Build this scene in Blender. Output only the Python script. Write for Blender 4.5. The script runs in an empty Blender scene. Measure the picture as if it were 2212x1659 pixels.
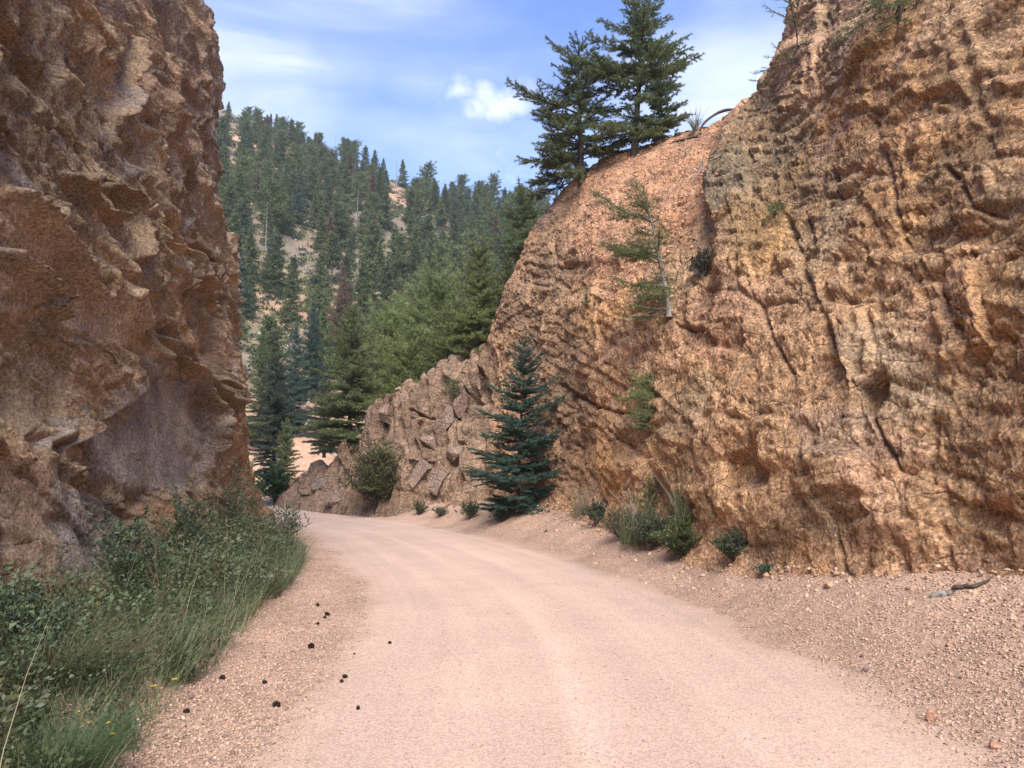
import bpy, math, random
import numpy as np
from mathutils import Vector

# ============================================================ camera, world, sun
SC = bpy.context.scene
C = SC.collection
FPX = 770.0                      # focal length in pixels of a 1024 px wide picture
CAM = np.array([0.0, 0.0, 1.6])
PITCH = math.atan(86.0 / FPX)
CP, SP = math.cos(PITCH), math.sin(PITCH)

cam_data = bpy.data.cameras.new("camera")
cam = bpy.data.objects.new("camera", cam_data)
C.objects.link(cam)
cam.location = CAM
cam.rotation_euler = (math.pi / 2 + PITCH, 0, 0)
cam_data.sensor_width = 36
cam_data.lens = 36 * FPX / 1024
cam_data.clip_start = 0.05
cam_data.clip_end = 3000
SC.camera = cam

SC.view_settings.view_transform = 'Standard'
SC.view_settings.look = 'None'
SC.view_settings.gamma = 1
SC.view_settings.exposure = 1.15

SUN_EL, SUN_AZ = math.radians(45), math.radians(176)   # azimuth: 0 = +Y, 90 = +X
sun_dir = Vector((math.sin(SUN_AZ) * math.cos(SUN_EL), math.cos(SUN_AZ) * math.cos(SUN_EL), math.sin(SUN_EL)))
sd = bpy.data.lights.new("sun", 'SUN')
sd.energy = 3.3
sd.angle = math.radians(40)
sd.color = (1.0, 0.95, 0.87)
so = bpy.data.objects.new("sun", sd)
so.rotation_euler = sun_dir.to_track_quat('Z', 'Y').to_euler()
C.objects.link(so)

D = 1024 / 2212.0                # traced coordinates (2212 px wide view) -> 1024 px


def W(px, py, Y):
    """world point that projects to pixel (px, py) at world depth y = Y"""
    a = (px - 512) / FPX
    b = (384 - py) / FPX
    d = np.array([a, CP - b * SP, SP + b * CP])
    return CAM + d * (Y / d[1])


def proj(P):
    q = P - CAM
    fz = q[:, 1] * CP + q[:, 2] * SP
    uz = -q[:, 1] * SP + q[:, 2] * CP
    fz = np.where(fz < 0.05, 0.05, fz)
    return 512 + FPX * q[:, 0] / fz, 384 - FPX * uz / fz, fz


def pdir(x, y):
    p = W(x * D, y * D, 1.0) - CAM
    return p / np.linalg.norm(p)


def build_world():
    w = bpy.data.worlds.new("World")
    SC.world = w
    w.use_nodes = True
    nt = w.node_tree
    nt.nodes.clear()
    N, L = nt.nodes.new, nt.links.new
    out = N('ShaderNodeOutputWorld')
    bg = N('ShaderNodeBackground')
    bg.inputs[1].default_value = 0.14
    sky = N('ShaderNodeTexSky')
    sky.sky_type = 'NISHITA'
    sky.sun_disc = False
    sky.sun_elevation = SUN_EL
    sky.sun_rotation = SUN_AZ
    sky.altitude = 2200
    sky.air_density = 1.15
    sky.dust_density = 0.6
    sky.ozone_density = 2.0
    tc = N('ShaderNodeTexCoord')

    def math_(op, a, b=None, clamp=False):
        n = N('ShaderNodeMath')
        n.operation = op
        n.use_clamp = clamp
        for i, v in enumerate((a, b)):
            if v is None:
                continue
            if isinstance(v, (int, float)):
                n.inputs[i].default_value = v
            else:
                L(v, n.inputs[i])
        return n.outputs[0]

    def noise(scale, detail, rough, vec, dist=0.0):
        n = N('ShaderNodeTexNoise')
        n.inputs['Scale'].default_value = scale
        n.inputs['Detail'].default_value = detail
        n.inputs['Roughness'].default_value = rough
        n.inputs['Distortion'].default_value = dist
        L(vec, n.inputs['Vector'])
        return n.outputs[0]

    def ramp(v, a, b):
        n = N('ShaderNodeMapRange')
        n.interpolation_type = 'SMOOTHSTEP'
        n.inputs[1].default_value = a
        n.inputs[2].default_value = b
        L(v, n.inputs[0])
        return n.outputs[0]

    vec = tc.outputs['Generated']
    # wavering direction so that cloud rims are ragged
    nz = N('ShaderNodeTexNoise')
    nz.inputs['Scale'].default_value = 14
    nz.inputs['Detail'].default_value = 6
    L(vec, nz.inputs['Vector'])
    sub = N('ShaderNodeVectorMath')
    sub.operation = 'SUBTRACT'
    L(nz.outputs['Color'], sub.inputs[0])
    sub.inputs[1].default_value = (.5, .5, .5)
    mad = N('ShaderNodeVectorMath')
    mad.operation = 'MULTIPLY_ADD'
    L(sub.outputs[0], mad.inputs[0])
    mad.inputs[1].default_value = (.075, .075, .075)
    L(vec, mad.inputs[2])
    wvec = mad.outputs[0]

    def blob(x, y, r0, r1, sx=1, sz=1):
        d = pdir(x, y)
        s = N('ShaderNodeVectorMath')
        s.operation = 'SUBTRACT'
        L(wvec, s.inputs[0])
        s.inputs[1].default_value = tuple(d)
        m = N('ShaderNodeVectorMath')
        m.operation = 'MULTIPLY'
        L(s.outputs[0], m.inputs[0])
        m.inputs[1].default_value = (sx, 1, sz)
        l = N('ShaderNodeVectorMath')
        l.operation = 'LENGTH'
        L(m.outputs[0], l.inputs[0])
        return ramp(l.outputs['Value'], r1, r0)

    # small ragged cumulus left of the two spruces
    cum = None
    for (x, y, r0, r1, sx, sz, k) in [(1080, 212, .006, .045, .75, 1.3, .85), (1130, 200, .004, .04, .8, 1.3, .7), (975, 200, .004, .036, .8, 1.2, .85),
                                      (1020, 238, .004, .04, .6, 2.2, .9), (940, 215, 0.0, .03, 1, 1, .5),
                                      (1075, 352, .008, .055, .8, 1.2, .6), (1120, 345, .01, .05, 1, 1, .6), (945, 333, 0, .018, 1, 1, .5)]:
        b = math_('MULTIPLY', blob(x, y, r0, r1, sx, sz), k)
        cum = b if cum is None else math_('MAXIMUM', cum, b)
    puff = ramp(noise(17, 8, .6, vec), .38, .64)
    cum = math_('MULTIPLY', cum, math_('ADD', math_('MULTIPLY', puff, .75), .3), True)
    # thin high veil, thickest at the left and low right
    mp = N('ShaderNodeMapping')
    mp.inputs['Rotation'].default_value = (0, math.radians(18), 0)
    mp.inputs['Scale'].default_value = (1.0, 1.0, 4.2)
    L(vec, mp.inputs['Vector'])
    streak = ramp(noise(2.6, 7, .55, mp.outputs[0], .5), .32, .72)
    veil = None
    for (x, y, r0, r1, sx, sz, k) in [(520, 170, .03, .19, .9, 1.3, .9), (640, 210, .0, .12, .8, 2.2, .7), (560, 20, .0, .26, .6, 1.8, .6),
                                      (1560, 190, .01, .20, .9, 1.3, .65), (1000, 330, .0, .22, .6, 2.5, .45), (760, 60, 0, .2, .5, 3, .3)]:
        b = math_('MULTIPLY', blob(x, y, r0, r1, sx, sz), k)
        veil = b if veil is None else math_('MAXIMUM', veil, b)
    veil = math_('MULTIPLY', veil, math_('ADD', math_('MULTIPLY', streak, .72), .35), True)
    veil = math_('ADD', veil, math_('MULTIPLY', streak, .10), True)
    fac = math_('MAXIMUM', veil, cum)
    mix = N('ShaderNodeMix')
    mix.data_type = 'RGBA'
    L(fac, mix.inputs[0])
    tint = N('ShaderNodeMix')
    tint.data_type = 'RGBA'
    tint.blend_type = 'MULTIPLY'
    tint.inputs[0].default_value = 1
    L(sky.outputs[0], tint.inputs[6])
    tint.inputs[7].default_value = (.60, .76, 1.08, 1)
    L(tint.outputs[2], mix.inputs[6])
    mix.inputs[7].default_value = (4.1, 4.35, 4.8, 1)
    L(mix.outputs[2], bg.inputs[0])
    L(bg.outputs[0], out.inputs[0])


build_world()

# ============================================================ numeric helpers
rng = np.random.default_rng(7)
random.seed(7)


def hsh(i, j, k, s):
    h = (i.astype(np.int64) * 374761393 + j.astype(np.int64) * 668265263 + k.astype(np.int64) * 2147483647 + s * 974634777) & 0xFFFFFFFF
    h = ((h ^ (h >> 13)) * 1274126177) & 0xFFFFFFFF
    h = ((h ^ (h >> 16)) * 2246822519) & 0xFFFFFFFF
    return ((h ^ (h >> 15)) & 0xFFFFFF).astype(np.float32) / 16777216.0


def vnoise(P, s=0):
    F = np.floor(P)
    f = (P - F).astype(np.float32)
    I = F.astype(np.int64)
    u = f * f * f * (f * (f * 6 - 15) + 10)
    r = 0
    for dx in (0, 1):
        wx = u[:, 0] if dx else 1 - u[:, 0]
        for dy in (0, 1):
            wy = wx * (u[:, 1] if dy else 1 - u[:, 1])
            for dz in (0, 1):
                wz = wy * (u[:, 2] if dz else 1 - u[:, 2])
                r = r + wz * hsh(I[:, 0] + dx, I[:, 1] + dy, I[:, 2] + dz, s)
    return r * 2 - 1


def fbm(P, o=4, s=0, g=.5, ridge=False):
    a, t, n = 1.0, 0, 0
    for i in range(o):
        v = vnoise(P * (2.03 ** i) + i * 17.3, s + i)
        if ridge:
            v = 1 - 2 * np.abs(v)
        t = t + a * v
        n += a
        a *= g
    return t / n


def voro(P, s=0):
    F = np.floor(P)
    I = F.astype(np.int64)
    f = (P - F).astype(np.float32)
    n = len(P)
    b1 = np.full(n, 9., np.float32)
    b2 = np.full(n, 9., np.float32)
    dv = np.zeros((n, 3), np.float32)
    ids = np.zeros((n, 3), np.int64)
    for dx in (-1, 0, 1):
        for dy in (-1, 0, 1):
            for dz in (-1, 0, 1):
                i, j, k = I[:, 0] + dx, I[:, 1] + dy, I[:, 2] + dz
                vx = dx + hsh(i, j, k, s) - f[:, 0]
                vy = dy + hsh(i, j, k, s + 11) - f[:, 1]
                vz = dz + hsh(i, j, k, s + 23) - f[:, 2]
                d = vx * vx + vy * vy + vz * vz
                m = d < b1
                b2 = np.where(m, b1, np.minimum(b2, d))
                b1 = np.where(m, d, b1)
                dv[m, 0], dv[m, 1], dv[m, 2] = vx[m], vy[m], vz[m]
                ids[m, 0], ids[m, 1], ids[m, 2] = i[m], j[m], k[m]
    r = [hsh(ids[:, 0], ids[:, 1], ids[:, 2], s + 31 + q) for q in range(4)]
    return np.sqrt(b1), np.sqrt(b2), r, dv


def blocks(P, axes, sizes, s, tilt=1.2, warp=.25):
    """broken-rock relief: every cell a tilted facet; returns relief, edge distance, cell random"""
    Q = np.stack([P @ a / z for a, z in zip(axes, sizes)], 1)
    Q = Q + warp * np.stack([vnoise(Q * 1.3 + 5, s + 3), vnoise(Q * 1.3 + 35, s + 4), vnoise(Q * 1.3 + 75, s + 5)], 1)
    a, b, r, dv = voro(Q, s)
    rel = (r[0] - .5) + tilt * (dv[:, 0] * (r[1] - .5) + dv[:, 1] * (r[2] - .5) + dv[:, 2] * (r[3] - .5))
    return rel, b - a, r[1]


def facets(P, axes, sizes, s, slope=1.2, k=.42, spread=.75, up=True, warp=.05):
    """continuous relief made of intersecting tilted planes: flat faces meeting in crisp creases"""
    Q = np.stack([P @ a / z for a, z in zip(axes, sizes)], 1)
    Q = Q + warp * np.stack([vnoise(Q * 1.3 + 5, s + 3), vnoise(Q * 1.3 + 35, s + 4), vnoise(Q * 1.3 + 75, s + 5)], 1)
    F = np.floor(Q)
    I = F.astype(np.int64)
    f = (Q - F).astype(np.float32)
    best = np.full(len(Q), -99., np.float32)
    cid = np.zeros(len(Q), np.float32)
    for dx in (-1, 0, 1):
        for dy in (-1, 0, 1):
            for dz in (-1, 0, 1):
                i, j, l = I[:, 0] + dx, I[:, 1] + dy, I[:, 2] + dz
                r0 = hsh(i, j, l, s)
                r1 = hsh(i, j, l, s + 11)
                r2 = hsh(i, j, l, s + 23)
                vx, vy, vz = dx + r0 - f[:, 0], dy + r1 - f[:, 1], dz + r2 - f[:, 2]
                # slopes reuse shuffled hashes
                h = spread * (((r0 * 7.31 + r1 * 3.17) % 1) - .5) + slope * (vx * (((r1 * 9.7) % 1) - .5) + vy * (((r2 * 9.1) % 1) - .5) + vz * (((r0 * 8.3) % 1) - .5)) - k * (vx * vx + vy * vy + vz * vz)
                m = h > best
                best = np.where(m, h, best)
                cid = np.where(m, (r0 * 5.77 + r2 * 2.3) % 1, cid)
    best = best - best.mean()
    return (best if up else -best), cid


def sstep(a, b, x):
    t = np.clip((x - a) / (b - a), 0, 1)
    return t * t * (3 - 2 * t)


def ledge(w, cell, s, P):
    """saw-toothed strata: each layer leans out towards its lower lip and snaps back below it"""
    q = w / cell + .55 * fbm(P * .8, 3, s) + .12 * fbm(P * 4, 2, s + 5)
    f = np.floor(q)
    fr = q - f
    a = hsh(f.astype(np.int64), np.floor(P[:, 1] * .45 + 3 * fbm(P * .4, 2, s + 8)).astype(np.int64), f.astype(np.int64) * 0, s + 9)
    return a ** 1.5 * ((1 - fr) - .5) * sstep(0, .06, fr)


def overhang(px, py, poly, dep, wob):
    p = np.array(poly, float) * D
    y0, y1 = p[:, 1].min(), p[:, 1].max()
    t = np.clip((py - y0) / (y1 - y0), 0, 1)
    return -dep * sstep(-1.2, 2.5, poly_sd(px, py, poly) + wob) * (.12 + .88 * t ** .8)


def poly_sd(px, py, poly):
    """signed distance (inside > 0) of points to a polygon given in traced coordinates"""
    p = np.array(poly, float) * D
    d = np.full(len(px), 1e9)
    ins = np.zeros(len(px), bool)
    n = len(p)
    for i in range(n):
        x0, y0 = p[i]
        x1, y1 = p[(i + 1) % n]
        ex, ey = x1 - x0, y1 - y0
        t = np.clip(((px - x0) * ex + (py - y0) * ey) / (ex * ex + ey * ey), 0, 1)
        d = np.minimum(d, np.hypot(px - x0 - t * ex, py - y0 - t * ey))
        c = ((y0 > py) != (y1 > py)) & (px < (x1 - x0) * (py - y0) / ((y1 - y0) if y1 != y0 else 1e-9) + x0)
        ins ^= c
    return np.where(ins, d, -d)


def line_d(px, py, line):
    p = np.array(line, float) * D
    d = np.full(len(px), 1e9)
    for i in range(len(p) - 1):
        x0, y0 = p[i]
        ex, ey = p[i + 1] - p[i]
        t = np.clip(((px - x0) * ex + (py - y0) * ey) / (ex * ex + ey * ey), 0, 1)
        d = np.minimum(d, np.hypot(px - x0 - t * ex, py - y0 - t * ey))
    return d


# ============================================================ mesh helpers
def tag(o, label=None, cat=None, group=None, kind=None):
    if label:
        o['label'] = label
    if cat:
        o['category'] = cat
    if group:
        o['group'] = group
    if kind:
        o['kind'] = kind
    return o


def make_mesh(name, V, F, mat, col=None, smooth=False, mi=None):
    V = np.ascontiguousarray(V, np.float32)
    F = np.ascontiguousarray(F, np.int32)
    k = F.shape[1]
    me = bpy.data.meshes.new(name)
    me.vertices.add(len(V))
    me.vertices.foreach_set("co", V.ravel())
    me.loops.add(F.size)
    me.loops.foreach_set("vertex_index", F.ravel())
    me.polygons.add(len(F))
    me.polygons.foreach_set("loop_start", np.arange(0, F.size, k, dtype=np.int32))
    if smooth:
        me.polygons.foreach_set("use_smooth", np.ones(len(F), bool))
    for m in (mat if isinstance(mat, (list, tuple)) else [mat]):
        me.materials.append(m)
    if mi is not None:
        me.polygons.foreach_set("material_index", np.ascontiguousarray(mi, np.int32))
    me.update(calc_edges=True)
    if col is not None:
        c = np.ones((len(V), 4), np.float32)
        c[:, :3] = col
        at = me.color_attributes.new("Col", 'FLOAT_COLOR', 'POINT')
        at.data.foreach_set("color", c.ravel())
    me.validate()
    return me


def obj(name, me, parent=None, loc=None):
    o = bpy.data.objects.new(name, me)
    C.objects.link(o)
    if parent is not None:
        o.parent = parent
    if loc is not None:
        o.location = loc
    return o


def empty(name, loc=(0, 0, 0), rz=0.0, s=1.0):
    o = bpy.data.objects.new(name, None)
    C.objects.link(o)
    o.empty_display_size = .2
    o.location = loc
    o.rotation_euler = (0, 0, rz)
    o.scale = (s, s, s)
    return o


def grid_faces(nu, nv):
    i = np.arange(nu - 1)[:, None] * nv + np.arange(nv - 1)[None, :]
    i = i.ravel()
    return np.stack([i, i + nv, i + nv + 1, i + 1], 1)


def spline(P, n_or_t):
    """Catmull-Rom through the control rows of P (k, ...)"""
    P = np.array(P, float)
    k = len(P)
    t = np.linspace(0, k - 1, n_or_t) if np.isscalar(n_or_t) else np.asarray(n_or_t)
    i = np.clip(np.floor(t).astype(int), 0, k - 2)
    f = (t - i).reshape((-1,) + (1,) * (P.ndim - 1))
    p0, p1, p2, p3 = P[np.clip(i - 1, 0, k - 1)], P[i], P[i + 1], P[np.clip(i + 2, 0, k - 1)]
    return .5 * (2 * p1 + (p2 - p0) * f + (2 * p0 - 5 * p1 + 4 * p2 - p3) * f ** 2 + (3 * p1 - p0 - 3 * p2 + p3) * f ** 3)


# ============================================================ materials
def new_mat(name):
    m = bpy.data.materials.new(name)
    m.use_nodes = True
    nt = m.node_tree
    nt.nodes.clear()
    return m, nt, nt.nodes.new, nt.links.new


def surface_mat(name, color=None, attr=True, rough=.9, grain=30, grain_amt=.5, speck=None, bump=((12, 1.0),), bump_str=.6,
                spec=.25, trans=0.0, patch=1.5, patch_amt=.25, cracks=None, bdist=.03):
    m, nt, N, L = new_mat(name)
    out = N('ShaderNodeOutputMaterial')
    b = N('ShaderNodeBsdfPrincipled')
    b.inputs['Roughness'].default_value = rough
    b.inputs['Specular IOR Level'].default_value = spec
    tc = N('ShaderNodeTexCoord')
    if attr:
        a = N('ShaderNodeAttribute')
        a.attribute_name = 'Col'
        base = a.outputs['Color']
    else:
        a = N('ShaderNodeRGB')
        a.outputs[0].default_value = tuple(color) + (1,)
        base = a.outputs[0]

    def noise(scale, detail=4, rough=.6):
        n = N('ShaderNodeTexNoise')
        n.inputs['Scale'].default_value = scale
        n.inputs['Detail'].default_value = detail
        n.inputs['Roughness'].default_value = rough
        L(tc.outputs['Object'], n.inputs['Vector'])
        return n.outputs[0]

    def rmp(v, a0, a1, b0, b1):
        r = N('ShaderNodeMapRange')
        r.inputs[1].default_value, r.inputs[2].default_value = a0, a1
        r.inputs[3].default_value, r.inputs[4].default_value = b0, b1
        L(v, r.inputs[0])
        return r.outputs[0]

    def mul(c, v):
        x = N('ShaderNodeVectorMath')
        x.operation = 'SCALE'
        L(c, x.inputs[0])
        L(v, x.inputs['Scale'])
        return x.outputs[0]
    if grain_amt:
        base = mul(base, rmp(noise(grain, 5, .7), .3, .7, 1 - grain_amt, 1 + grain_amt))
    if patch_amt:
        base = mul(base, rmp(noise(patch, 4, .6), .3, .7, 1 - patch_amt, 1 + patch_amt))
    if speck:
        # dark mineral grains
        v = N('ShaderNodeTexVoronoi')
        v.inputs['Scale'].default_value = speck[0]
        L(tc.outputs['Object'], v.inputs['Vector'])
        w = N('ShaderNodeSeparateColor')
        L(v.outputs['Color'], w.inputs[0])
        base = mul(base, rmp(w.outputs[0], 0, 1, speck[1], speck[2]))
    hsrc = None
    for sc, amt in bump:
        h = rmp(noise(sc, 8, .65), 0, 1, 0, amt)
        if hsrc is None:
            hsrc = h
        else:
            ad = N('ShaderNodeMath')
            L(hsrc, ad.inputs[0])
            L(h, ad.inputs[1])
            hsrc = ad.outputs[0]
    if cracks:
        v = N('ShaderNodeTexVoronoi')
        v.feature = 'DISTANCE_TO_EDGE'
        v.inputs['Scale'].default_value = cracks[0]
        v.inputs['Randomness'].default_value = 1
        mp = N('ShaderNodeMapping')
        mp.inputs['Rotation'].default_value = (math.radians(cracks[3]), 0, 0)
        mp.inputs['Scale'].default_value = (1, .45, 1.4)
        nz = N('ShaderNodeTexNoise')
        nz.inputs['Scale'].default_value = cracks[0] * 1.5
        nz.inputs['Detail'].default_value = 5
        L(tc.outputs['Object'], nz.inputs['Vector'])
        ma = N('ShaderNodeVectorMath')
        ma.operation = 'MULTIPLY_ADD'
        L(nz.outputs['Color'], ma.inputs[0])
        ma.inputs[1].default_value = (cracks[1],) * 3
        L(tc.outputs['Object'], ma.inputs[2])
        L(ma.outputs[0], mp.inputs['Vector'])
        L(mp.outputs[0], v.inputs['Vector'])
        c = rmp(v.outputs[0], 0, .045, -cracks[2], 0)
        ad = N('ShaderNodeMath')
        L(hsrc, ad.inputs[0])
        L(c, ad.inputs[1])
        hsrc = ad.outputs[0]
    L(base, b.inputs['Base Color'])
    if hsrc is not None:
        bp = N('ShaderNodeBump')
        bp.inputs['Strength'].default_value = bump_str
        bp.inputs['Distance'].default_value = bdist
        L(hsrc, bp.inputs['Height'])
        L(bp.outputs[0], b.inputs['Normal'])
    if trans:
        t = N('ShaderNodeBsdfTranslucent')
        L(base, t.inputs[0])
        mx = N('ShaderNodeMixShader')
        mx.inputs[0].default_value = trans
        L(b.outputs[0], mx.inputs[1])
        L(t.outputs[0], mx.inputs[2])
        L(mx.outputs[0], out.inputs[0])
    else:
        L(b.outputs[0], out.inputs[0])
    return m


M_ROCK = surface_mat("brown_rock", grain=24, grain_amt=.6, speck=(48, .74, 1.24), bump=((7, 2.0), (30, 1.0)), bump_str=1.0, patch=1.1, patch_amt=.28, cracks=(1.2, .45, .6, 40), bdist=.05)
M_ROCK2 = surface_mat("orange_rock", grain=20, grain_amt=.62, speck=(42, .62, 1.3), bump=((6, 1.8), (22, 1.4)), bump_str=1.0, patch=.9, patch_amt=.22, cracks=(1.5, .4, .6, -20), bdist=.06)
M_GROUND = surface_mat("gravel_ground", grain=55, grain_amt=.45, speck=(60, .55, 1.25), bump=((25, 1.0), (90, .8)), bump_str=.8, patch=1.3, patch_amt=.08, bdist=.02)
M_ROAD = surface_mat("packed_sand", grain=80, grain_amt=.26, speck=(95, .70, 1.12), bump=((60, 1.0), (130, .7)), bump_str=.5, patch=1.1, patch_amt=.05, bdist=.008)
M_HILL = surface_mat("hill_soil", grain=3, grain_amt=.3, bump=((2, 1.0),), bump_str=.8, patch=.12, patch_amt=.2, bdist=.4)
M_STONE = surface_mat("granite_stone", grain=50, grain_amt=.35, bump=((30, 1),), bump_str=.6, patch=6, patch_amt=.2)
M_PEBBLE = surface_mat("granite_gravel", grain_amt=0, patch_amt=0, bump=(), bump_str=0)
M_NEEDLE = surface_mat("conifer_needles", grain_amt=0, patch_amt=0, bump=(), rough=.6, spec=.25, trans=.3)
M_LEAF = surface_mat("green_leaves", grain_amt=0, patch_amt=0, bump=(), rough=.55, spec=.35, trans=.25)
M_BARK = surface_mat("conifer_bark", color=(.085, .062, .048), attr=False, grain=18, grain_amt=.5, bump=((20, 1.0),), bump_str=.8, patch_amt=.2)
M_DEAD = surface_mat("weathered_wood", color=(.27, .235, .205), attr=False, grain=12, grain_amt=.35, bump=((20, 1.0),), bump_str=.5)
M_STALK = surface_mat("dry_brown_stalk", color=(.17, .115, .07), attr=False, grain_amt=.2, grain=20, patch_amt=0, bump=())
M_CONE = surface_mat("dark_cone", color=(.022, .017, .014), attr=False, grain=60, grain_amt=.4, bump=((40, 1.0),), bump_str=.5)

# ============================================================ terrain
ROAD = np.array([(.6, -40), (.6, -15), (.6, 0), (.62, 4.5), (.35, 9), (-.9, 14), (-3.2, 20), (-7.2, 26.5), (-12.2, 33), (-19, 38.5), (-30, 42), (-60, 46)], float)
ROADS = spline(ROAD, 120)[:, :2]


def road_dist(x, y):
    """signed distance to the road's centre line, right side positive"""
    best = np.full(x.shape, 1e9)
    sg = np.ones(x.shape)
    for i in range(len(ROADS) - 1):
        x0, y0 = ROADS[i]
        ex, ey = ROADS[i + 1] - ROADS[i]
        t = np.clip(((x - x0) * ex + (y - y0) * ey) / (ex * ex + ey * ey), 0, 1)
        dx, dy = x - x0 - t * ex, y - y0 - t * ey
        d = np.hypot(dx, dy)
        m = d < best
        best = np.where(m, d, best)
        sg = np.where(m, np.where(dx * ey - dy * ex > 0, 1., -1.), sg)
    return best * sg


RIDGE_PX = np.array([-400, 0, 120, 215, 260, 300, 345, 400, 440, 500, 546, 620, 700, 900, 1400], float)
RIDGE_PY = np.array([8, 58, 86, 110, 130, 148, 166, 183, 195, 209, 214, 235, 254, 300, 360], float)


def P3(x, y, z=0.0):
    return np.stack([x, y, np.broadcast_to(z, x.shape)], 1)


def H(x, y):
    x = np.asarray(x, float)
    y = np.asarray(y, float)
    s = road_dist(x, y)
    P = P3(x, y)
    z = .34 * sstep(1.9, 3.0, s) + .35 * sstep(2.6, 3.9, s) + .18 * sstep(2.2, 4.5, -s) + .05 * np.clip(s - 4.2, 0, 10)
    rough = sstep(1.5, 2.6, np.abs(s))
    z = z + rough * (.05 * fbm(P * 1.1, 4, 3) + .018 * fbm(P * 7, 3, 4)) + .006 * fbm(P * np.array([3, .5, 1]), 3, 6)
    # faint wheel tracks
    for c in (-1.15, -.2, .75, 1.55):
        z = z - .010 * np.exp(-((s - c - .12 * np.sin(y * .35 + c)) / .16) ** 2) * (1 - rough)
    ys = np.where(y > 1, y, 1)
    a = x / ys
    px = 512 + FPX * a * CP
    py = np.interp(px, RIDGE_PX, RIDGE_PY)
    b = (384 - py) / FPX
    slope = (SP + b * CP) / (CP - b * SP)
    YR = 175.0
    zr = 1.6 + slope * YR
    t = (y - 50) / (YR - 50)
    hill = np.where(t <= 1, zr * (.12 * np.clip(t, 0, 1) ** .5 + .88 * np.clip(t, 0, 1) ** 1.12), zr - (t - 1) * 26)
    hill = np.clip(hill, -6, None)
    hill = hill + sstep(55, 80, y) * (2.2 * fbm(P * .045, 4, 21) + .5 * fbm(P * .3, 3, 22))
    drop = -1.2 * sstep(38, 48, y)
    m = sstep(48, 60, y)
    return z + drop * (1 - m) + m * (hill - z)


def Hs(x, y):
    return float(H(np.array([x]), np.array([y]))[0])


def terrain():
    th_f = np.linspace(-math.radians(50), math.radians(50), 760)
    th_b = np.linspace(math.radians(50), math.radians(310), 130)[1:-1]
    th = np.concatenate([th_f, th_b, [math.radians(310)]])
    r = np.concatenate([[.05, .4, .9, 1.4, 1.9], np.geomspace(2.3, 48, 520), np.geomspace(48.6, 260, 200), np.geomspace(266, 1600, 40)])
    T, R = np.meshgrid(th, r, indexing='ij')
    x = (R * np.sin(T)).ravel()
    y = (R * np.cos(T)).ravel()
    z = H(x, y)
    s = road_dist(x, y)
    P = P3(x, y, 0.0)
    # colours
    sand = np.array([.575, .40, .308])
    grav = np.array([.44, .285, .20])
    edge = 1.95 + .35 * fbm(P * .8, 3, 40) + .12 * fbm(P * 5, 2, 41)
    k = sstep(-.45, .35, np.abs(s) - edge)
    trk = np.zeros_like(s)
    for c, w in ((-1.1, .2), (-.25, .15), (.7, .22), (1.5, .16)):
        trk += np.exp(-((s - c - .12 * np.sin(y * .35 + c)) / w) ** 2)
    streak = fbm(np.stack([s * 6, y * .12, s * 0], 1), 3, 44)
    n1 = fbm(P * .7, 4, 42)
    sandc = sand[None] * (1 + .075 * trk + .10 * streak + .08 * n1)[:, None]
    # shade near the right bank, painted into the sand and gravel colours
    dk = np.exp(-((s - 2.1) / .75) ** 2) * sstep(4.5, 8, y) * (1 - sstep(17, 26, y))
    sandc = sandc * (1 - .16 * dk)[:, None]
    gravc = grav[None] * 1.1 * (1 + .2 * fbm(P * 2.3, 4, 43) + .12 * n1)[:, None]
    gravc = gravc * (1 + .22 * sstep(2.8, 4.2, s) * (1 - sstep(10, 16, y)))[:, None]
    gravc = gravc * (1 - .12 * dk)[:, None]
    col = sandc * (1 - k)[:, None] + gravc * k[:, None]
    soil = np.array([.50, .295, .185])
    litter = np.array([.23, .175, .12])
    grass = np.array([.15, .15, .07])
    q = sstep(-.15, .3, fbm(P * .07, 4, 50))
    g = sstep(.0, .35, fbm(P * .11, 4, 53))
    hc = soil[None] * (1 - q)[:, None] + litter[None] * q[:, None]
    hc = hc * (1 - .6 * g)[:, None] + grass[None] * (.6 * g)[:, None]
    hp = sstep(34, 48, y)
    col = col * (1 - hp)[:, None] + hc * hp[:, None]
    V = P3(x, y, 0)
    V[:, 2] = z
    nu, nv = len(th), len(r)
    F = grid_faces(nu, nv)
    # close the ring
    i = np.arange(nv - 1)
    last = (nu - 1) * nv
    F = np.concatenate([F, np.stack([last + i, i, i + 1, last + i + 1], 1)])
    F = F[:, ::-1]
    cx, cy = x[F].mean(1), y[F].mean(1)
    cs = s[F].mean(1)
    ce = edge[F].mean(1)
    hillm = cy > 47
    roadm = (~hillm) & (np.abs(cs) < ce)
    grm = (~hillm) & (~roadm)
    for nm, mk, mt, lb in (("road", roadm, M_ROAD, "pinkish packed sand road bending left between the cliffs"),
                           ("ground", grm, M_GROUND, "coarse pinkish granite gravel verges beside the road"),
                           ("hillside", hillm, M_HILL, "far wooded hillside with bare orange soil")):
        f = F[mk]
        u, inv = np.unique(f, return_inverse=True)
        me = make_mesh(nm, V[u], inv.reshape(f.shape), mt, col[u], smooth=True)
        tag(obj(nm, me), lb, kind='structure')


terrain()

# ============================================================ cliffs
SURF = {}


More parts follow.
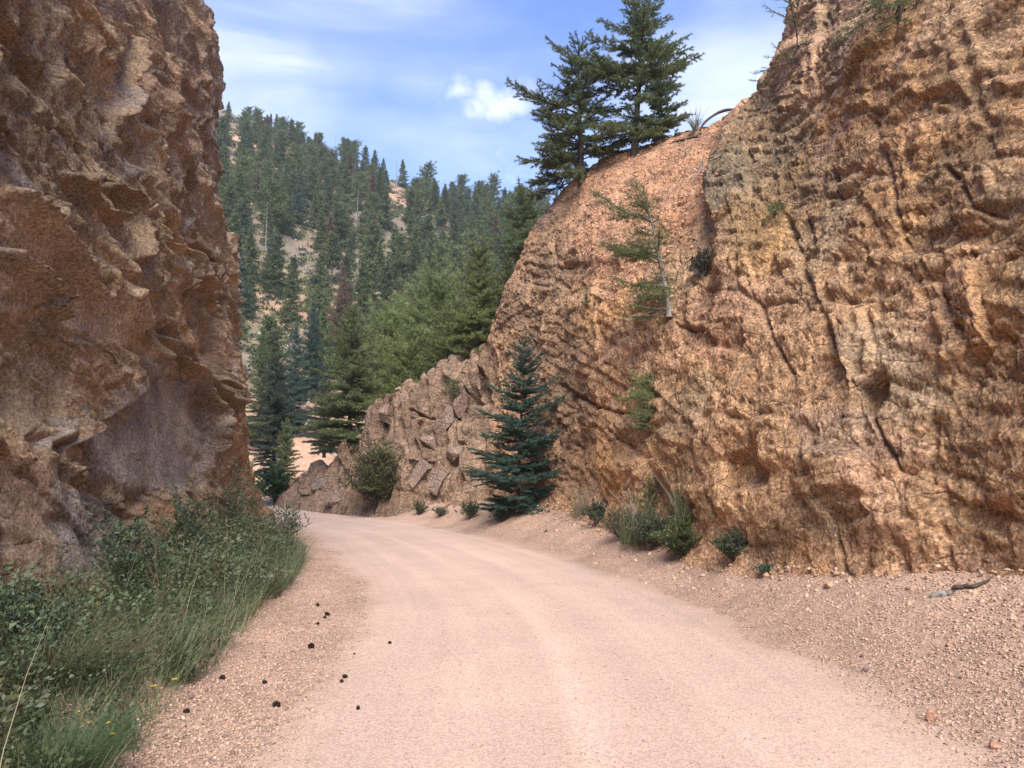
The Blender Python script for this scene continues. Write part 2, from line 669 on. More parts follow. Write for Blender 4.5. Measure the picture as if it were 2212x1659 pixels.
def cliff(name, B, mat, shape_fn, label):
    """B (nu, nv, 3): smooth base surface; shape_fn gives relief and colour"""
    nu, nv, _ = B.shape
    du = np.gradient(B, axis=0)
    dv = np.gradient(B, axis=1)
    n = np.cross(du, dv)
    n /= np.linalg.norm(n, axis=2, keepdims=True) + 1e-9
    P = B.reshape(-1, 3)
    nn = n.reshape(-1, 3)
    px, py, _ = proj(P)
    coarse, fine, feat, col = shape_fn(P, nn, px, py)
    G = coarse.reshape(nu, nv)
    Q = feat.reshape(nu, nv)
    for _ in range(2):
        Q[1:-1, 1:-1] = (Q[2:, 1:-1] + Q[:-2, 1:-1] + Q[1:-1, 2:] + Q[1:-1, :-2] + 2 * Q[1:-1, 1:-1]) / 6
    feat = Q.ravel()
    G0 = G
    for _ in range(1):
        G = (np.roll(G, 1, 0) + np.roll(G, -1, 0) + np.roll(G, 1, 1) + np.roll(G, -1, 1) + 2 * G) / 6
    G[0], G[-1], G[:, 0], G[:, -1] = G0[0], G0[-1], G0[:, 0], G0[:, -1]
    GQ = G + Q
    gu = np.abs(np.gradient(GQ, axis=0)) / (np.linalg.norm(du, axis=2) + 1e-6)
    gv = np.abs(np.gradient(GQ, axis=1)) / (np.linalg.norm(dv, axis=2) + 1e-6)
    calm = 1 / (1 + (np.maximum(gu, gv) / 3.5) ** 2)
    to_cam = CAM - P
    to_cam /= np.linalg.norm(to_cam, axis=1, keepdims=True)
    fd = nn * .45 + to_cam * .55
    V = P + nn * (G.ravel() + fine * calm.ravel())[:, None] + fd * feat[:, None]
    me = make_mesh(name, V, grid_faces(nu, nv), mat, col, smooth=False)
    o = tag(obj(name, me), label, kind='structure')
    x, y, d = proj(V)
    SURF[name] = (V, x, y, d, nn)
    return o


def on(name, X, Y, rad=2.0):
    """the visible surface point of a cliff at traced pixel (X, Y)"""
    V, x, y, d, nn = SURF[name]
    r = np.hypot(x - X * D, y - Y * D)
    while True:
        m = np.where(r < rad)[0]
        if len(m):
            break
        rad *= 1.6
    i = m[np.argmin(d[m])]
    return V[i], nn[i]


def unit(*v):
    v = np.array(v, float)
    return v / np.linalg.norm(v)


def build_left():
    base = [(-4.6, -14), (-4.4, -4), (-4.25, 2), (-4.3, 5), (-4.45, 8), (-4.9, 11), (-5.5, 14), (-6.0, 17), (-6.35, 19.5), (-6.75, 21.4), (-7.7, 22.8), (-10.2, 24), (-14, 25), (-22, 26)]
    k = len(base)
    t = np.concatenate([np.linspace(0, 2.6, 60)[:-1], np.linspace(2.6, 9.6, 640), np.linspace(9.6, 10.9, 150)[1:], np.linspace(10.9, k - 1, 40)[1:]])
    b = spline(base, t)
    zz = np.concatenate([[-1.0], np.linspace(-.4, 15.2, 500), [15.6, 16.2, 16.8, 17.2]])
    # lean of the face with height (outwards = away from the road)
    lz = np.interp(zz, [-1, 0, 1.0, 2.4, 4.3, 6.6, 9.8, 12, 14.4, 15.3, 15.6, 16.2, 16.8, 17.2], [-.3, .0, .30, .55, .75, 1.1, 1.68, 1.95, 2.4, 2.6, 3.1, 4.5, 8, 14])
    tx = np.gradient(b, axis=0)
    tl = tx / np.linalg.norm(tx, axis=1, keepdims=True)
    out = np.stack([-tl[:, 1], tl[:, 0]], 1)      # left of travel direction
    w = np.ones(len(t))
    B = np.zeros((len(t), len(zz), 3))
    B[:, :, 0] = b[:, 0][:, None] + out[:, 0][:, None] * lz[None] * w[:, None]
    B[:, :, 1] = b[:, 1][:, None] + out[:, 1][:, None] * lz[None] * w[:, None] * .6
    B[:, :, 2] = zz[None]
    B = B[:, ::1]

    a1 = unit(.05, .88, -.50)
    a2 = unit(.1, .49, .88)
    a3 = unit(1, -.15, .05)
    ax = (a1, a2, a3)

    def shape(P, nn, px, py):
        wv = .07 * np.stack([fbm(P * .8, 3, 61), fbm(P * .8 + 9, 3, 62), fbm(P * .8 + 19, 3, 63)], 1)
        Q = P + wv
        r1, e1, c1 = blocks(Q, ax, (3.4, 1.2, 1.8), 101, 1.3)
        r2, e2, c2 = blocks(Q, ax, (1.3, .45, .8), 131, 1.5)
        r3, e3, c3 = blocks(Q, ax, (.42, .15, .25), 161, 1.6)
        r4, e4, c4 = blocks(Q, ax, (.15, .06, .1), 191, 1.4)
        up = sstep(330, 120, py)          # finer, more weathered rock towards the top
        amp = np.ones(len(P))
        disp = np.zeros(len(P))
        colk = []
        # smooth slabs
        for poly, soft, a in SL_SLAB:
            m = sstep(-soft * .3, soft, poly_sd(px, py, poly))
            amp *= 1 - (1 - a) * m
        f1, k1 = facets(Q, ax, (4.2, 1.8, 2.6), 701, slope=1.9, k=.5)
        f2, k2 = facets(Q, ax, (1.5, .66, 1.0), 731, slope=1.9, k=.5)
        f3, k3 = facets(Q, ax, (.5, .24, .36), 761, slope=2.2)
        disp += (.4 + .6 * amp) * .62 * f1 + amp * (.27 * f2 + (.05 + .07 * up) * f3 + .13 * r2)
        disp += .16 * amp * ledge(Q @ a2, .75, 601, P) + .05 * amp * ledge(Q @ a2, .22, 621, P)
        fine = amp * (.045 * r3 + .024 * r4)
        disp -= amp * (.10 * np.exp(-(e1 / .05) ** 2) + .05 * np.exp(-(e2 / .06) ** 2))
        disp += .05 * fbm(P * 1.5, 4, 70)
        fine = fine + .012 * fbm(P * 9, 3, 72, ridge=True) * (.4 + .6 * amp)
        wob = 5 * fbm(P * 1.2, 3, 75)
        feat = np.zeros(len(P))
        for poly, dep, soft in SL_FEAT:
            feat += .6 * dep * sstep(-soft * .7, soft * 1.3, poly_sd(px, py, poly) + wob * .6)
        for poly, dep in SL_OVER:
            feat += overhang(px, py, poly, dep, wob * .4)
        for line, dep, wd in SL_CRACK:
            d = line_d(px + wob * .7, py + wob * .5, line)
            disp -= 1.5 * dep * np.exp(-(d / wd) ** 2)
        # colour
        tan = np.array([.36, .24, .145])
        dark = np.array([.20, .13, .08])
        orange = np.array([.40, .24, .12])
        light = np.array([.50, .375, .26])
        grey = np.array([.255, .205, .195])
        c = tan[None] * np.ones((len(P), 1))

        def mixc(c, col, k):
            k = np.clip(k, 0, 1)[:, None]
            return c * (1 - k) + col[None] * k
        c = mixc(c, dark, .8 * sstep(.45, .9, c1) + .25 * sstep(.6, .9, c2))
        c = mixc(c, orange, .55 * sstep(0.0, .5, fbm(P * .5, 4, 81)))
        c = mixc(c, light, .42 * sstep(.05, .5, fbm(Q @ np.stack(ax, 1) * np.array([.6, 2.2, 1.5]), 4, 82)))
        c = mixc(c, dark, .7 * sstep(.25, .6, fbm(P * 2.6, 4, 83)))
        for poly, soft, col, kk in SL_COL:
            c = mixc(c, np.array(col), kk * sstep(-soft, soft, poly_sd(px + wob, py + wob, poly) + 14 * fbm(P * 3, 3, 88)))
        # grey lichen and mineral films with outlines of their own
        c = mixc(c, grey, .5 * sstep(.3, .5, fbm(P * 1.3, 5, 84)))
        c = c * np.array([1.14, 1.16, 1.13]) * (1 + .18 * (c3 - .5) + .14 * (c4 - .5))[:, None]
        return disp, fine, feat, c
    return cliff("cliff", B[::-1], M_ROCK, shape, "tall brown fractured granite cliff on the left of the road")


SL_SLAB = [([(230, 860), (330, 770), (400, 850), (445, 1000), (400, 1060), (300, 1070), (230, 1030), (195, 930)], 10, .16),
           ([(0, 420), (100, 520), (220, 640), (290, 760), (200, 740), (60, 690), (0, 690)], 8, .30),
           ([(0, 690), (50, 700), (55, 930), (130, 1000), (200, 1100), (200, 1280), (0, 1280)], 10, .38)]
SL_FEAT = [([(235, 300), (350, 330), (470, 400), (480, 480), (410, 560), (330, 530), (260, 480), (225, 400)], .5, 12),
           ([(335, 535), (400, 562), (470, 565), (460, 600), (400, 605), (345, 590)], -.55, 4),
           ([(60, 90), (160, 60), (210, 250), (175, 310), (80, 250)], .35, 8),
           ([(175, 130), (238, 170), (235, 380), (205, 400), (180, 300)], .35, 5),
           ([(100, 230), (170, 310), (150, 320), (90, 280)], -.35, 5),
           ([(240, 440), (285, 470), (310, 560), (262, 630), (236, 560)], -.5, 5),
           ([(440, 690), (466, 690), (472, 860), (445, 900), (436, 780)], -.45, 3),
           ([(385, 700), (446, 700), (452, 800), (430, 860), (388, 800)], .35, 4),
           ([(300, 1110), (345, 1050), (362, 1100), (355, 1180), (312, 1195)], -.3, 3),
           ([(368, 1130), (385, 1135), (405, 1165), (385, 1172)], -.25, 2),
           ([(10, 560), (55, 640), (75, 660), (110, 640), (60, 600)], -.25, 3),
           ([(300, 640), (380, 700), (360, 800), (310, 760)], .3, 5),
           ([(250, 560), (330, 600), (345, 700), (290, 690), (255, 640)], .25, 6)]
SL_OVER = [([(60, 700), (150, 685), (235, 735), (300, 800), (290, 850), (230, 900), (160, 960), (68, 930), (58, 820)], .9),
           ([(335, 530), (400, 562), (470, 565), (460, 650), (350, 620)], .8), ([(100, 225), (170, 310), (200, 400), (110, 300)], .6),
           ([(235, 470), (300, 480), (312, 600), (262, 650)], .7), ([(200, 400), (245, 440), (240, 540), (190, 470)], .5),
           ([(300, 1110), (345, 1050), (362, 1080), (362, 1190), (312, 1205)], .5), ([(440, 690), (470, 700), (474, 880), (438, 880)], .7),
           ([(380, 880), (440, 960), (450, 1030), (395, 960)], .4), ([(20, 555), (75, 620), (110, 650), (60, 665), (10, 620)], .45),
           ([(385, 800), (452, 800), (470, 900), (420, 900)], .5), ([(400, 330), (470, 400), (470, 460), (410, 400)], .45),
           ([(300, 590), (345, 640), (362, 720), (310, 690)], .4), ([(0, 160), (100, 230), (90, 280), (0, 215)], .55),
           ([(250, 300), (330, 340), (320, 410), (255, 380)], .4), ([(350, 180), (430, 200), (440, 265), (360, 245)], .4),
           ([(150, 20), (230, 60), (225, 130), (150, 90)], .4), ([(300, 690), (330, 740), (335, 830), (300, 800)], .45),
           ([(150, 700), (200, 760), (215, 800), (160, 790)], .4), ([(330, 730), (380, 790), (400, 860), (345, 800)], .3),
           ([(490, 760), (520, 800), (515, 900), (480, 860)], .4), ([(440, 100), (458, 160), (455, 260), (438, 200)], .4), ([(0, 690), (40, 760), (30, 800), (0, 760)], .3)]
SL_CRACK = [([(0, 412), (60, 470), (130, 560), (190, 640)], .22, 1.8), ([(0, 540), (40, 600), (130, 690)], .25, 2.2), ([(120, 380), (200, 470)], .2, 2),
            ([(330, 730), (380, 800), (430, 900), (440, 980)], .22, 2), ([(400, 800), (445, 880), (470, 970)], .2, 2), ([(380, 600), (440, 670)], .18, 1.8),
            ([(243, 0), (245, 170), (240, 250)], .25, 2), ([(205, 400), (235, 440), (240, 560)], .25, 2.5), ([(0, 880), (30, 960), (45, 1010)], .14, 2),
            ([(330, 120), (345, 300)], .14, 1.8), ([(400, 60), (420, 250)], .12, 1.6), ([(300, 500), (345, 545)], .2, 2), ([(180, 1010), (200, 1100), (250, 1180)], .1, 2)]
SL_COL = [([(230, 860), (330, 770), (400, 850), (445, 1000), (400, 1060), (300, 1070), (230, 1030), (195, 930)], 5, (.30, .25, .225), .6),
          ([(165, 1060), (280, 1060), (245, 1250), (165, 1230)], 4, (.21, .175, .155), .75),
          ([(120, 900), (190, 1060), (160, 1250), (130, 1250), (110, 1000)], 5, (.33, .27, .225), .6),
          ([(0, 400), (100, 500), (240, 640), (300, 760), (200, 740), (60, 690), (0, 690)], 5, (.50, .35, .245), .65),
          ([(0, 930), (130, 1000), (130, 1260), (0, 1260)], 6, (.50, .32, .21), .6),
          ([(470, 800), (560, 900), (570, 1120), (480, 1060)], 5, (.32, .17, .09), .6),
          ([(240, 0), (460, 0), (470, 350), (350, 330), (250, 250)], 12, (.33, .185, .11), .45),
          ([(250, 400), (480, 430), (400, 560), (260, 470)], 8, (.36, .23, .135), .4),
          ([(308, 1110), (345, 1060), (360, 1170), (315, 1190)], 2, (.30, .165, .09), .7)]


def build_right():
    cols = [  # base (x, y), crest (px, py, depth) in 1024 px, horizontal profile exponent
        ((-30, 50), (120, 500, 52)), ((-16, 42), (205, 500, 44)), ((-12.3, 39), (275, 500, 40)), ((-9.9, 34.6), (296, 489, 36)),
        ((-8.1, 31.7), (316, 470, 33)), ((-6.0, 28.9), (350, 436, 30.5)), ((-4.2, 27.0), (384, 397, 29)), ((-3.0, 25.9), (420, 381, 28)),
        ((-1.7, 24.8), (457, 365, 27.2)), ((-.55, 23.4), (487, 351, 26.6)), ((.35, 22.0), (497, 318, 26)), ((1.0, 20.2), (509, 280, 25.8)),
        ((1.6, 18.2), (530, 236, 25.6)), ((2.1, 16.2), (558, 196, 25.4)), ((2.55, 14.2), (597, 162, 25)), ((2.95, 12.4), (648, 141, 24)),
        ((3.3, 10.8), (700, 122, 22.4)), ((3.7, 9.3), (742, 109, 20.6)), ((4.2, 8.1), (768, 88, 19)), ((4.75, 7.0), (781, 30, 18)), ((5.1, 5.6), (800, -20, 17.4))]
    CPts = []
    for (bx, by), (x, y, d) in cols:
        CPts.append([bx, by, *W(x, y, d)])
    CPts += [[5.4, 3.6, 9.2, 13.5, 13.6], [5.6, 1, 10.2, 9, 14], [5.8, -4, 11, 2, 14], [6, -14, 11.5, -10, 14]]
    CPts = np.array(CPts)
    k = len(CPts)
    t = np.concatenate([np.linspace(0, 2.4, 30)[:-1], np.linspace(2.4, 12, 900)[:-1], np.linspace(12, 21.5, 760)[:-1], np.linspace(21.5, k - 1, 50)])
    c = spline(CPts, t)
    # a smooth arrival at the sky line
    nv = 400
    vv = np.linspace(0, 1, nv)
    bz = .25
    g = .22 * vv + .78 * vv ** 1.7
    c[:, 4] += np.where(t < 9.6, 1, 0) * sstep(2.5, 4, t) * (.30 * vnoise(np.stack([t * 2.3, t * 0, t * 0], 1), 7) + .16 * vnoise(np.stack([t * 7, t * 0, t * 0], 1), 8))
    B = np.zeros((len(t), nv, 3))
    B[:, :, 0] = c[:, 0][:, None] + (c[:, 2] - c[:, 0])[:, None] * g
    B[:, :, 1] = c[:, 1][:, None] + (c[:, 3] - c[:, 1])[:, None] * g
    B[:, :, 2] = bz + (c[:, 4] - bz)[:, None] * vv
    # skirt below, and the land behind the crest
    low = B[:, :1].copy()
    low[:, :, 2] -= 1.2
    low[:, :, 0] -= .15
    back = []
    right = sstep(11, 18, t)[:, None]
    for s in (.12, .35, .8, 1.6, 3, 5, 8, 12, 18):
        q = B[:, -1:].copy()
        q[:, :, 1] += s * (1 - .45 * right)
        q[:, :, 0] += s * (.3 + .8 * right)
        q[:, :, 2] -= s * (.22 + .0 * right) + .02 * s * s
        back.append(q)
    B = np.concatenate([low] + [B] + back, 1)
    a1, a2, a3 = unit(.35, .75, -.45), unit(.2, .3, .93), unit(1, -.5, .1)
    ax = (a1, a2, a3)

    def shape(P, nn, px, py):
        wv = .10 * np.stack([fbm(P * .7, 3, 261), fbm(P * .7 + 9, 3, 262), fbm(P * .7 + 19, 3, 263)], 1)
        Q = P + wv
        far = sstep(24.0, 26.0, P[:, 1] * .75 - P[:, 0] + 4)    # jointed slabs of the outcrop
        r1, e1, c1 = blocks(Q, ax, (2.6, 1.7, 2.0), 301, 1.5)
        r2, e2, c2 = blocks(Q, ax, (.95, .5, .7), 331, 1.6)
        r3, e3, c3 = blocks(Q, ax, (.34, .17, .25), 361, 1.5)
        r4, e4, c4 = blocks(Q, ax, (.14, .07, .1), 391, 1.4)
        b1, f1, k1 = blocks(Q, (unit(.25, .2, 1), unit(.8, -.6, .25), unit(.6, .8, -.2)), (3.2, 1.1, 1.4), 421, 1.5)
        b2, f2, k2 = blocks(Q, (unit(.35, .2, 1), unit(.8, -.6, .25), unit(.6, .8, -.2)), (1.3, .35, .5), 431, 1.5)
        behind = sstep(1.0, 5, P[:, 1] - 28) * 0
        o = np.exp(-((px - 430) / 110.) ** 4) * (px < 520)
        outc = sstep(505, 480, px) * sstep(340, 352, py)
        soil = sstep(-14, 14, poly_sd(px, py, SR_SOIL) + 14 * fbm(P * 1.2, 4, 901))
        amp = 1 - .3 * soil
        led = .10 * ledge(P[:, 2] - .25 * P[:, 1] + .3 * P[:, 0], .95, 641, P)  + .07 * ledge(P[:, 2] - .35 * P[:, 1], .26, 661, P)
        f1, k1 = facets(Q, ax, (4.4, 2.4, 3.0), 801, slope=1.9, k=.5)
        f2, k2_ = facets(Q, ax, (1.3, .75, .95), 831, slope=2.1, k=.35)
        f3, k3 = facets(Q, ax, (.42, .24, .32), 861, slope=2.2, k=.35)
        main = .32 * f1 + .105 * f2 + .045 * f3 + .06 * r2 + led
        g1, _ = facets(Q, (unit(.25, .2, 1), unit(.8, -.6, .25), unit(.6, .8, -.2)), (3.0, 1.1, 1.5), 871, slope=1.6)
        jo = .26 * b1 + .26 * b2 + .60 * g1
        fine = amp * (.036 * r3 + .020 * r4) * (1 - outc)
        jb3, _, _ = blocks(Q, (unit(.3, .2, 1), unit(.8, -.6, .25), unit(.6, .8, -.2)), (.7, .13, .2), 471, 1.2)
        fine = fine + .05 * jb3 * outc
        disp = amp * (main * (1 - outc) + jo * outc)
        disp -= .06 * np.exp(-(e1 / .05) ** 2) * (1 - outc) + .12 * np.exp(-(f1 / .05) ** 2) * outc
        disp += .10 * fbm(P * .6, 3, 270) + .02 * fbm(P * 3.2, 4, 271, ridge=True)
        fine = fine + .012 * fbm(P * 11, 3, 272, ridge=True)
        hgt = P[:, 2]
        disp *= .5 + .5 * sstep(.2, 1.4, hgt)
        disp += .75 * np.exp(-np.clip(hgt, 0, 9) / .7)
        lowf = .15 + .85 * sstep(.3, 1.3, hgt)
        wob = 6 * fbm(P * 1.1, 3, 275)
        feat = np.zeros(len(P))
        for poly, dep, soft in SR_FEAT:
            feat += lowf * dep * sstep(-soft * .5, soft, poly_sd(px, py, poly) + wob * .6)
        for poly, dep in SR_OVER:
            feat += .45 * lowf * overhang(px, py, poly, dep, wob * .5)
        for line, dep, wd in SR_CRACK:
            d = line_d(px + wob * 1.2, py + wob * .9, line)
            disp -= np.where(np.abs(px - 430) < 75, 1.2, .8) * dep * np.exp(-(d / (wd * .7)) ** 2) * (.35 + .65 * sstep(-.4, .3, vnoise(P * 1.3, 333)))
        tan = np.array([.54, .32, .175])
        ochre = np.array([.58, .31, .135])
        red = np.array([.56, .29, .165])
        pink = np.array([.60, .365, .235])
        olive = np.array([.36, .255, .155])
        grey = np.array([.37, .315, .24])
        brown = np.array([.31, .20, .13])
        cc = tan[None] * np.ones((len(P), 1))

        def mixc(c, col, k):
            k = np.clip(k, 0, 1)[:, None]
            return c * (1 - k) + col[None] * k
        cc = mixc(cc, ochre, .7 * sstep(-.05, .4, fbm(P * .55, 4, 281)))
        cc = mixc(cc, olive, .65 * sstep(.0, .4, fbm(P * .8 + 7, 4, 282)))
        cc = mixc(cc, pink, .6 * sstep(.12, .45, fbm((Q @ np.stack(ax, 1)) * np.array([.5, 1.6, 1.2]), 4, 283)))
        cc = mixc(cc, red, .6 * soil)
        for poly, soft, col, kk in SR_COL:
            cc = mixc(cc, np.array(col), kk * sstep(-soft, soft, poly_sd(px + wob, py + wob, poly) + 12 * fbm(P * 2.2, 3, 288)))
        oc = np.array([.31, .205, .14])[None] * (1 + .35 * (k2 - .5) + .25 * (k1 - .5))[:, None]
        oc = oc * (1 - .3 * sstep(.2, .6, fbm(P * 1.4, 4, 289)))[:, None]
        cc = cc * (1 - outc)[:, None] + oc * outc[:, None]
        cc = mixc(cc, brown, .5 * sstep(.25, .6, fbm(P * 2.8, 4, 285)))
        cc = mixc(cc, pink, .55 * sstep(1.1, .2, hgt) * (1 - outc))
        cc *= (1 + .30 * (c2 - .5) * (1 - outc) + .26 * (c3 - .5) + .3 * (c4 - .5))[:, None]
        cc = cc * np.array([1.02, 1.0, .96])
        flat = sstep(.55, .8, nn[:, 2]) * sstep(520, 480, px)
        cc = mixc(cc, pink * .85, .85 * flat)
        return disp, fine, feat, cc
    return cliff("rock_face", B, M_ROCK2, shape, "orange brown crumbling rock face on the right of the road")


SR_SOIL = [(1200, 430), (1290, 340), (1500, 265), (1590, 250), (1540, 420), (1500, 560), (1330, 640), (1230, 560)]
SR_FEAT = [([(1895, 860), (1950, 825), (1956, 868), (1928, 920), (1905, 905)], -.25, 3),
           ([(1560, 260), (1700, 100), (2400, -200), (2400, 1400), (1650, 1220), (1500, 1190), (1440, 1010), (1490, 820), (1560, 640), (1525, 420)], .55, 14),
           ([(1545, 345), (1640, 340), (1640, 440), (1560, 500), (1530, 430)], .3, 4),
           ([(1640, 1180), (1760, 1180), (1820, 1230), (1700, 1250)], -.2, 5),
           ([(1830, 700), (1900, 690), (1930, 800), (1880, 880), (1840, 800)], .18, 5),
           ([(1790, 990), (1900, 1000), (1930, 1080), (1830, 1080)], .22, 5),
           ([(1600, 1000), (1690, 960), (1700, 1060), (1620, 1080)], -.22, 5),
           ([(1210, 560), (1330, 560), (1330, 640), (1200, 640)], -.15, 5),
           ([(2060, 700), (2160, 560), (2190, 760), (2080, 820)], .2, 8),
           ([(870, 960), (960, 900), (1010, 1000), (980, 1080), (880, 1060)], .2, 3),
           ([(1000, 880), (1040, 800), (1060, 900), (1030, 1000)], -.35, 3)]
SR_OVER = [([(1895, 850), (1950, 825), (1958, 868), (1928, 925), (1905, 900)], .35), ([(1105, 572), (1190, 578), (1235, 570), (1225, 620), (1120, 615)], .35),
           ([(1480, 712), (1560, 724), (1642, 712), (1630, 770), (1490, 765)], .35), ([(2040, 1060), (2110, 1092), (2230, 1112), (2230, 1170), (2090, 1140)], .35),
           ([(1600, 965), (1690, 950), (1700, 1040), (1620, 1070)], .4), ([(1300, 1010), (1400, 1030), (1400, 1100), (1310, 1090)], .35),
           ([(1740, 478), (1775, 470), (1800, 580), (1750, 600)], .4), ([(1640, 560), (1690, 540), (1720, 620), (1660, 640)], .3), ([(2060, 620), (2150, 560), (2160, 610), (2080, 680)], .25),
           ([(1530, 430), (1560, 480), (1560, 530), (1530, 500)], .4), ([(1700, 380), (1760, 350), (1770, 400), (1710, 440)], .35), ([(1330, 940), (1420, 930), (1450, 990), (1340, 1000)], .35),
           ([(1830, 1100), (1900, 1090), (1930, 1130), (1850, 1150)], .3), ([(1200, 800), (1290, 860), (1290, 910), (1210, 880)], .35), ([(1900, 180), (1960, 160), (1980, 220), (1910, 240)], .3),
           ([(1990, 500), (2080, 520), (2070, 570), (2000, 560)], .3), ([(1850, 560), (1900, 540), (1930, 600), (1860, 640)], .3), ([(960, 850), (1040, 800), (1050, 860), (975, 900)], .5),
           ([(880, 930), (960, 900), (975, 960), (890, 985)], .45), ([(1000, 900), (1050, 880), (1060, 950), (1010, 960)], .4)]
SR_CRACK = [([(2050, 1060), (2110, 1095), (2212, 1118)], .22, 2.4), ([(1755, 470), (1762, 560), (1748, 620)], .2, 2.2), ([(1700, 460), (1765, 600), (1830, 740), (1905, 920)], .2, 5),
            ([(1130, 572), (1190, 578), (1230, 570)], .2, 2.2), ([(1480, 712), (1560, 722), (1640, 715)], .2, 2), ([(1370, 590), (1400, 640)], .1, 2),
            ([(1930, 930), (1980, 1030), (2050, 1060)], .18, 2.2), ([(1640, 620), (1700, 740), (1760, 840)], .12, 3), ([(1985, 1180), (2020, 1260)], .14, 2.5),
            ([(1830, 1100), (1870, 1200), (1900, 1290)], .12, 2.5), ([(2080, 380), (2160, 470), (2212, 490)], .14, 2.5), ([(1900, 260), (1960, 420), (2000, 560)], .14, 3),
            ([(1240, 960), (1290, 1060), (1340, 1100)], .2, 2.5), ([(1200, 830), (1290, 880), (1380, 900)], .2, 3), ([(880, 860), (885, 1000)], .4, 1.6), ([(930, 840), (925, 960)], .3, 1.4), ([(1000, 830), (1030, 880), (1010, 960)], .5, 2), ([(1045, 790), (1020, 900), (985, 1010)], .5, 2), ([(960, 880), (945, 960), (900, 1010)], .45, 2), ([(780, 960), (775, 1060)], .35, 1.6), ([(830, 900), (822, 980)], .35, 1.6), ([(905, 900), (960, 905), (1000, 900)], .35, 1.6), ([(1040, 950), (1020, 1050), (1000, 1100)], .4, 2),
            ([(1920, 700), (2060, 620), (2130, 560)], .12, 2), ([(2000, 980), (2080, 930), (2212, 900)], .14, 2.2), ([(1330, 930), (1420, 1000), (1450, 1080)], .15, 2.5)]
SR_COL = [([(1545, 345), (1640, 340), (1640, 440), (1560, 500), (1530, 430)], 4, (.20, .165, .13), .8),
          ([(1560, 280), (1700, 180), (1800, 300), (1740, 500), (1620, 560), (1540, 470)], 10, (.30, .215, .12), .55),
          ([(1830, 730), (1960, 700), (2060, 860), (2000, 960), (1900, 940)], 12, (.46, .35, .235), .45),
          ([(1480, 640), (1700, 600), (1740, 700), (1600, 800), (1480, 780)], 10, (.53, .30, .19), .6),
          ([(1740, 900), (1940, 900), (1980, 1000), (1800, 1010)], 6, (.54, .36, .25), .55),
          ([(2000, 0), (2212, 0), (2212, 300), (2060, 280)], 14, (.47, .30, .17), .6),
          ([(1600, 480), (1720, 460), (1740, 600), (1620, 640)], 8, (.52, .31, .13), .5),
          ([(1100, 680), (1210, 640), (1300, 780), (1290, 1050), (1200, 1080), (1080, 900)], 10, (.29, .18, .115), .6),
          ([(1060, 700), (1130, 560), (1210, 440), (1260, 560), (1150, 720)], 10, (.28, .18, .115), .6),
          ([(1290, 720), (1430, 700), (1470, 800), (1380, 960), (1290, 900)], 8, (.50, .285, .165), .5),
          ([(660, 1030), (740, 1000), (740, 1100), (650, 1100)], 3, (.30, .27, .26), .6)]

build_left()
build_right()

# ============================================================ placing helpers
def ground_at(X, Y, zoff=0.0, dmin=2.5, dmax=60):
    """ground point seen at traced pixel (X, Y)"""
    a = np.linspace(dmin, dmax, 900)
    p1 = W(X * D, Y * D, 1.0) - CAM
    x, y, z = CAM[0] + p1[0] * a, CAM[1] + p1[1] * a, CAM[2] + p1[2] * a
    g = z - H(x, y)
    i = np.where(g < 0)[0]
    i = i[0] if len(i) else len(a) - 1
    return np.array([x[i], y[i], H(x[i:i + 1], y[i:i + 1])[0] + zoff])


def foot(X, Y):
    """where something stands: on the gravel, or on the rock skirt if that lies in front"""
    g = ground_at(X, Y)
    V, x, y, d, nn = SURF["rock_face"]
    m = np.where(np.hypot(x - X * D, y - Y * D) < 2.5)[0]
    if len(m):
        i = m[np.argmin(d[m])]
        if V[i][1] < g[1]:
            return V[i].astype(float)
    return g


def px_size(n, depth):
    """metres covered by n traced pixels at a depth"""
    return n * D / FPX * depth


# ============================================================ plants
def frame(ax):
    ax = ax / (np.linalg.norm(ax, axis=1, keepdims=True) + 1e-9)
    ref = np.where(np.abs(ax[:, 2:3]) < .9, np.array([[0, 0, 1.]]), np.array([[1., 0, 0]]))
    u = np.cross(ax, ref)
    u /= np.linalg.norm(u, axis=1, keepdims=True) + 1e-9
    return ax, u, np.cross(ax, u)


def tube(pts, rad, sides=6):
    pts = np.asarray(pts, float)
    n = len(pts)
    t = np.gradient(pts, axis=0)
    t, u, v = frame(t)
    # carry the frame along so that tubes do not twist
    for i in range(1, n):
        a = u[i - 1] - t[i] * np.dot(u[i - 1], t[i])
        a /= np.linalg.norm(a) + 1e-9
        u[i] = a
        v[i] = np.cross(t[i], a)
    th = np.linspace(0, 2 * math.pi, sides, endpoint=False)
    r = np.broadcast_to(np.asarray(rad, float), (n,))
    V = pts[:, None] + r[:, None, None] * (u[:, None] * np.cos(th)[None, :, None] + v[:, None] * np.sin(th)[None, :, None])
    V = V.reshape(-1, 3)
    i = np.arange(n - 1)[:, None] * sides
    j = np.arange(sides)[None]
    k = (j + 1) % sides
    F = np.stack([i + j, i + k, i + sides + k, i + sides + j], 2).reshape(-1, 4)
    return V, F


def join(parts):
    Vs, Fs, n = [], [], 0
    for V, F in parts:
        Vs.append(V)
        Fs.append(F + n)
        n += len(V)
    return np.concatenate(Vs), np.concatenate(Fs)


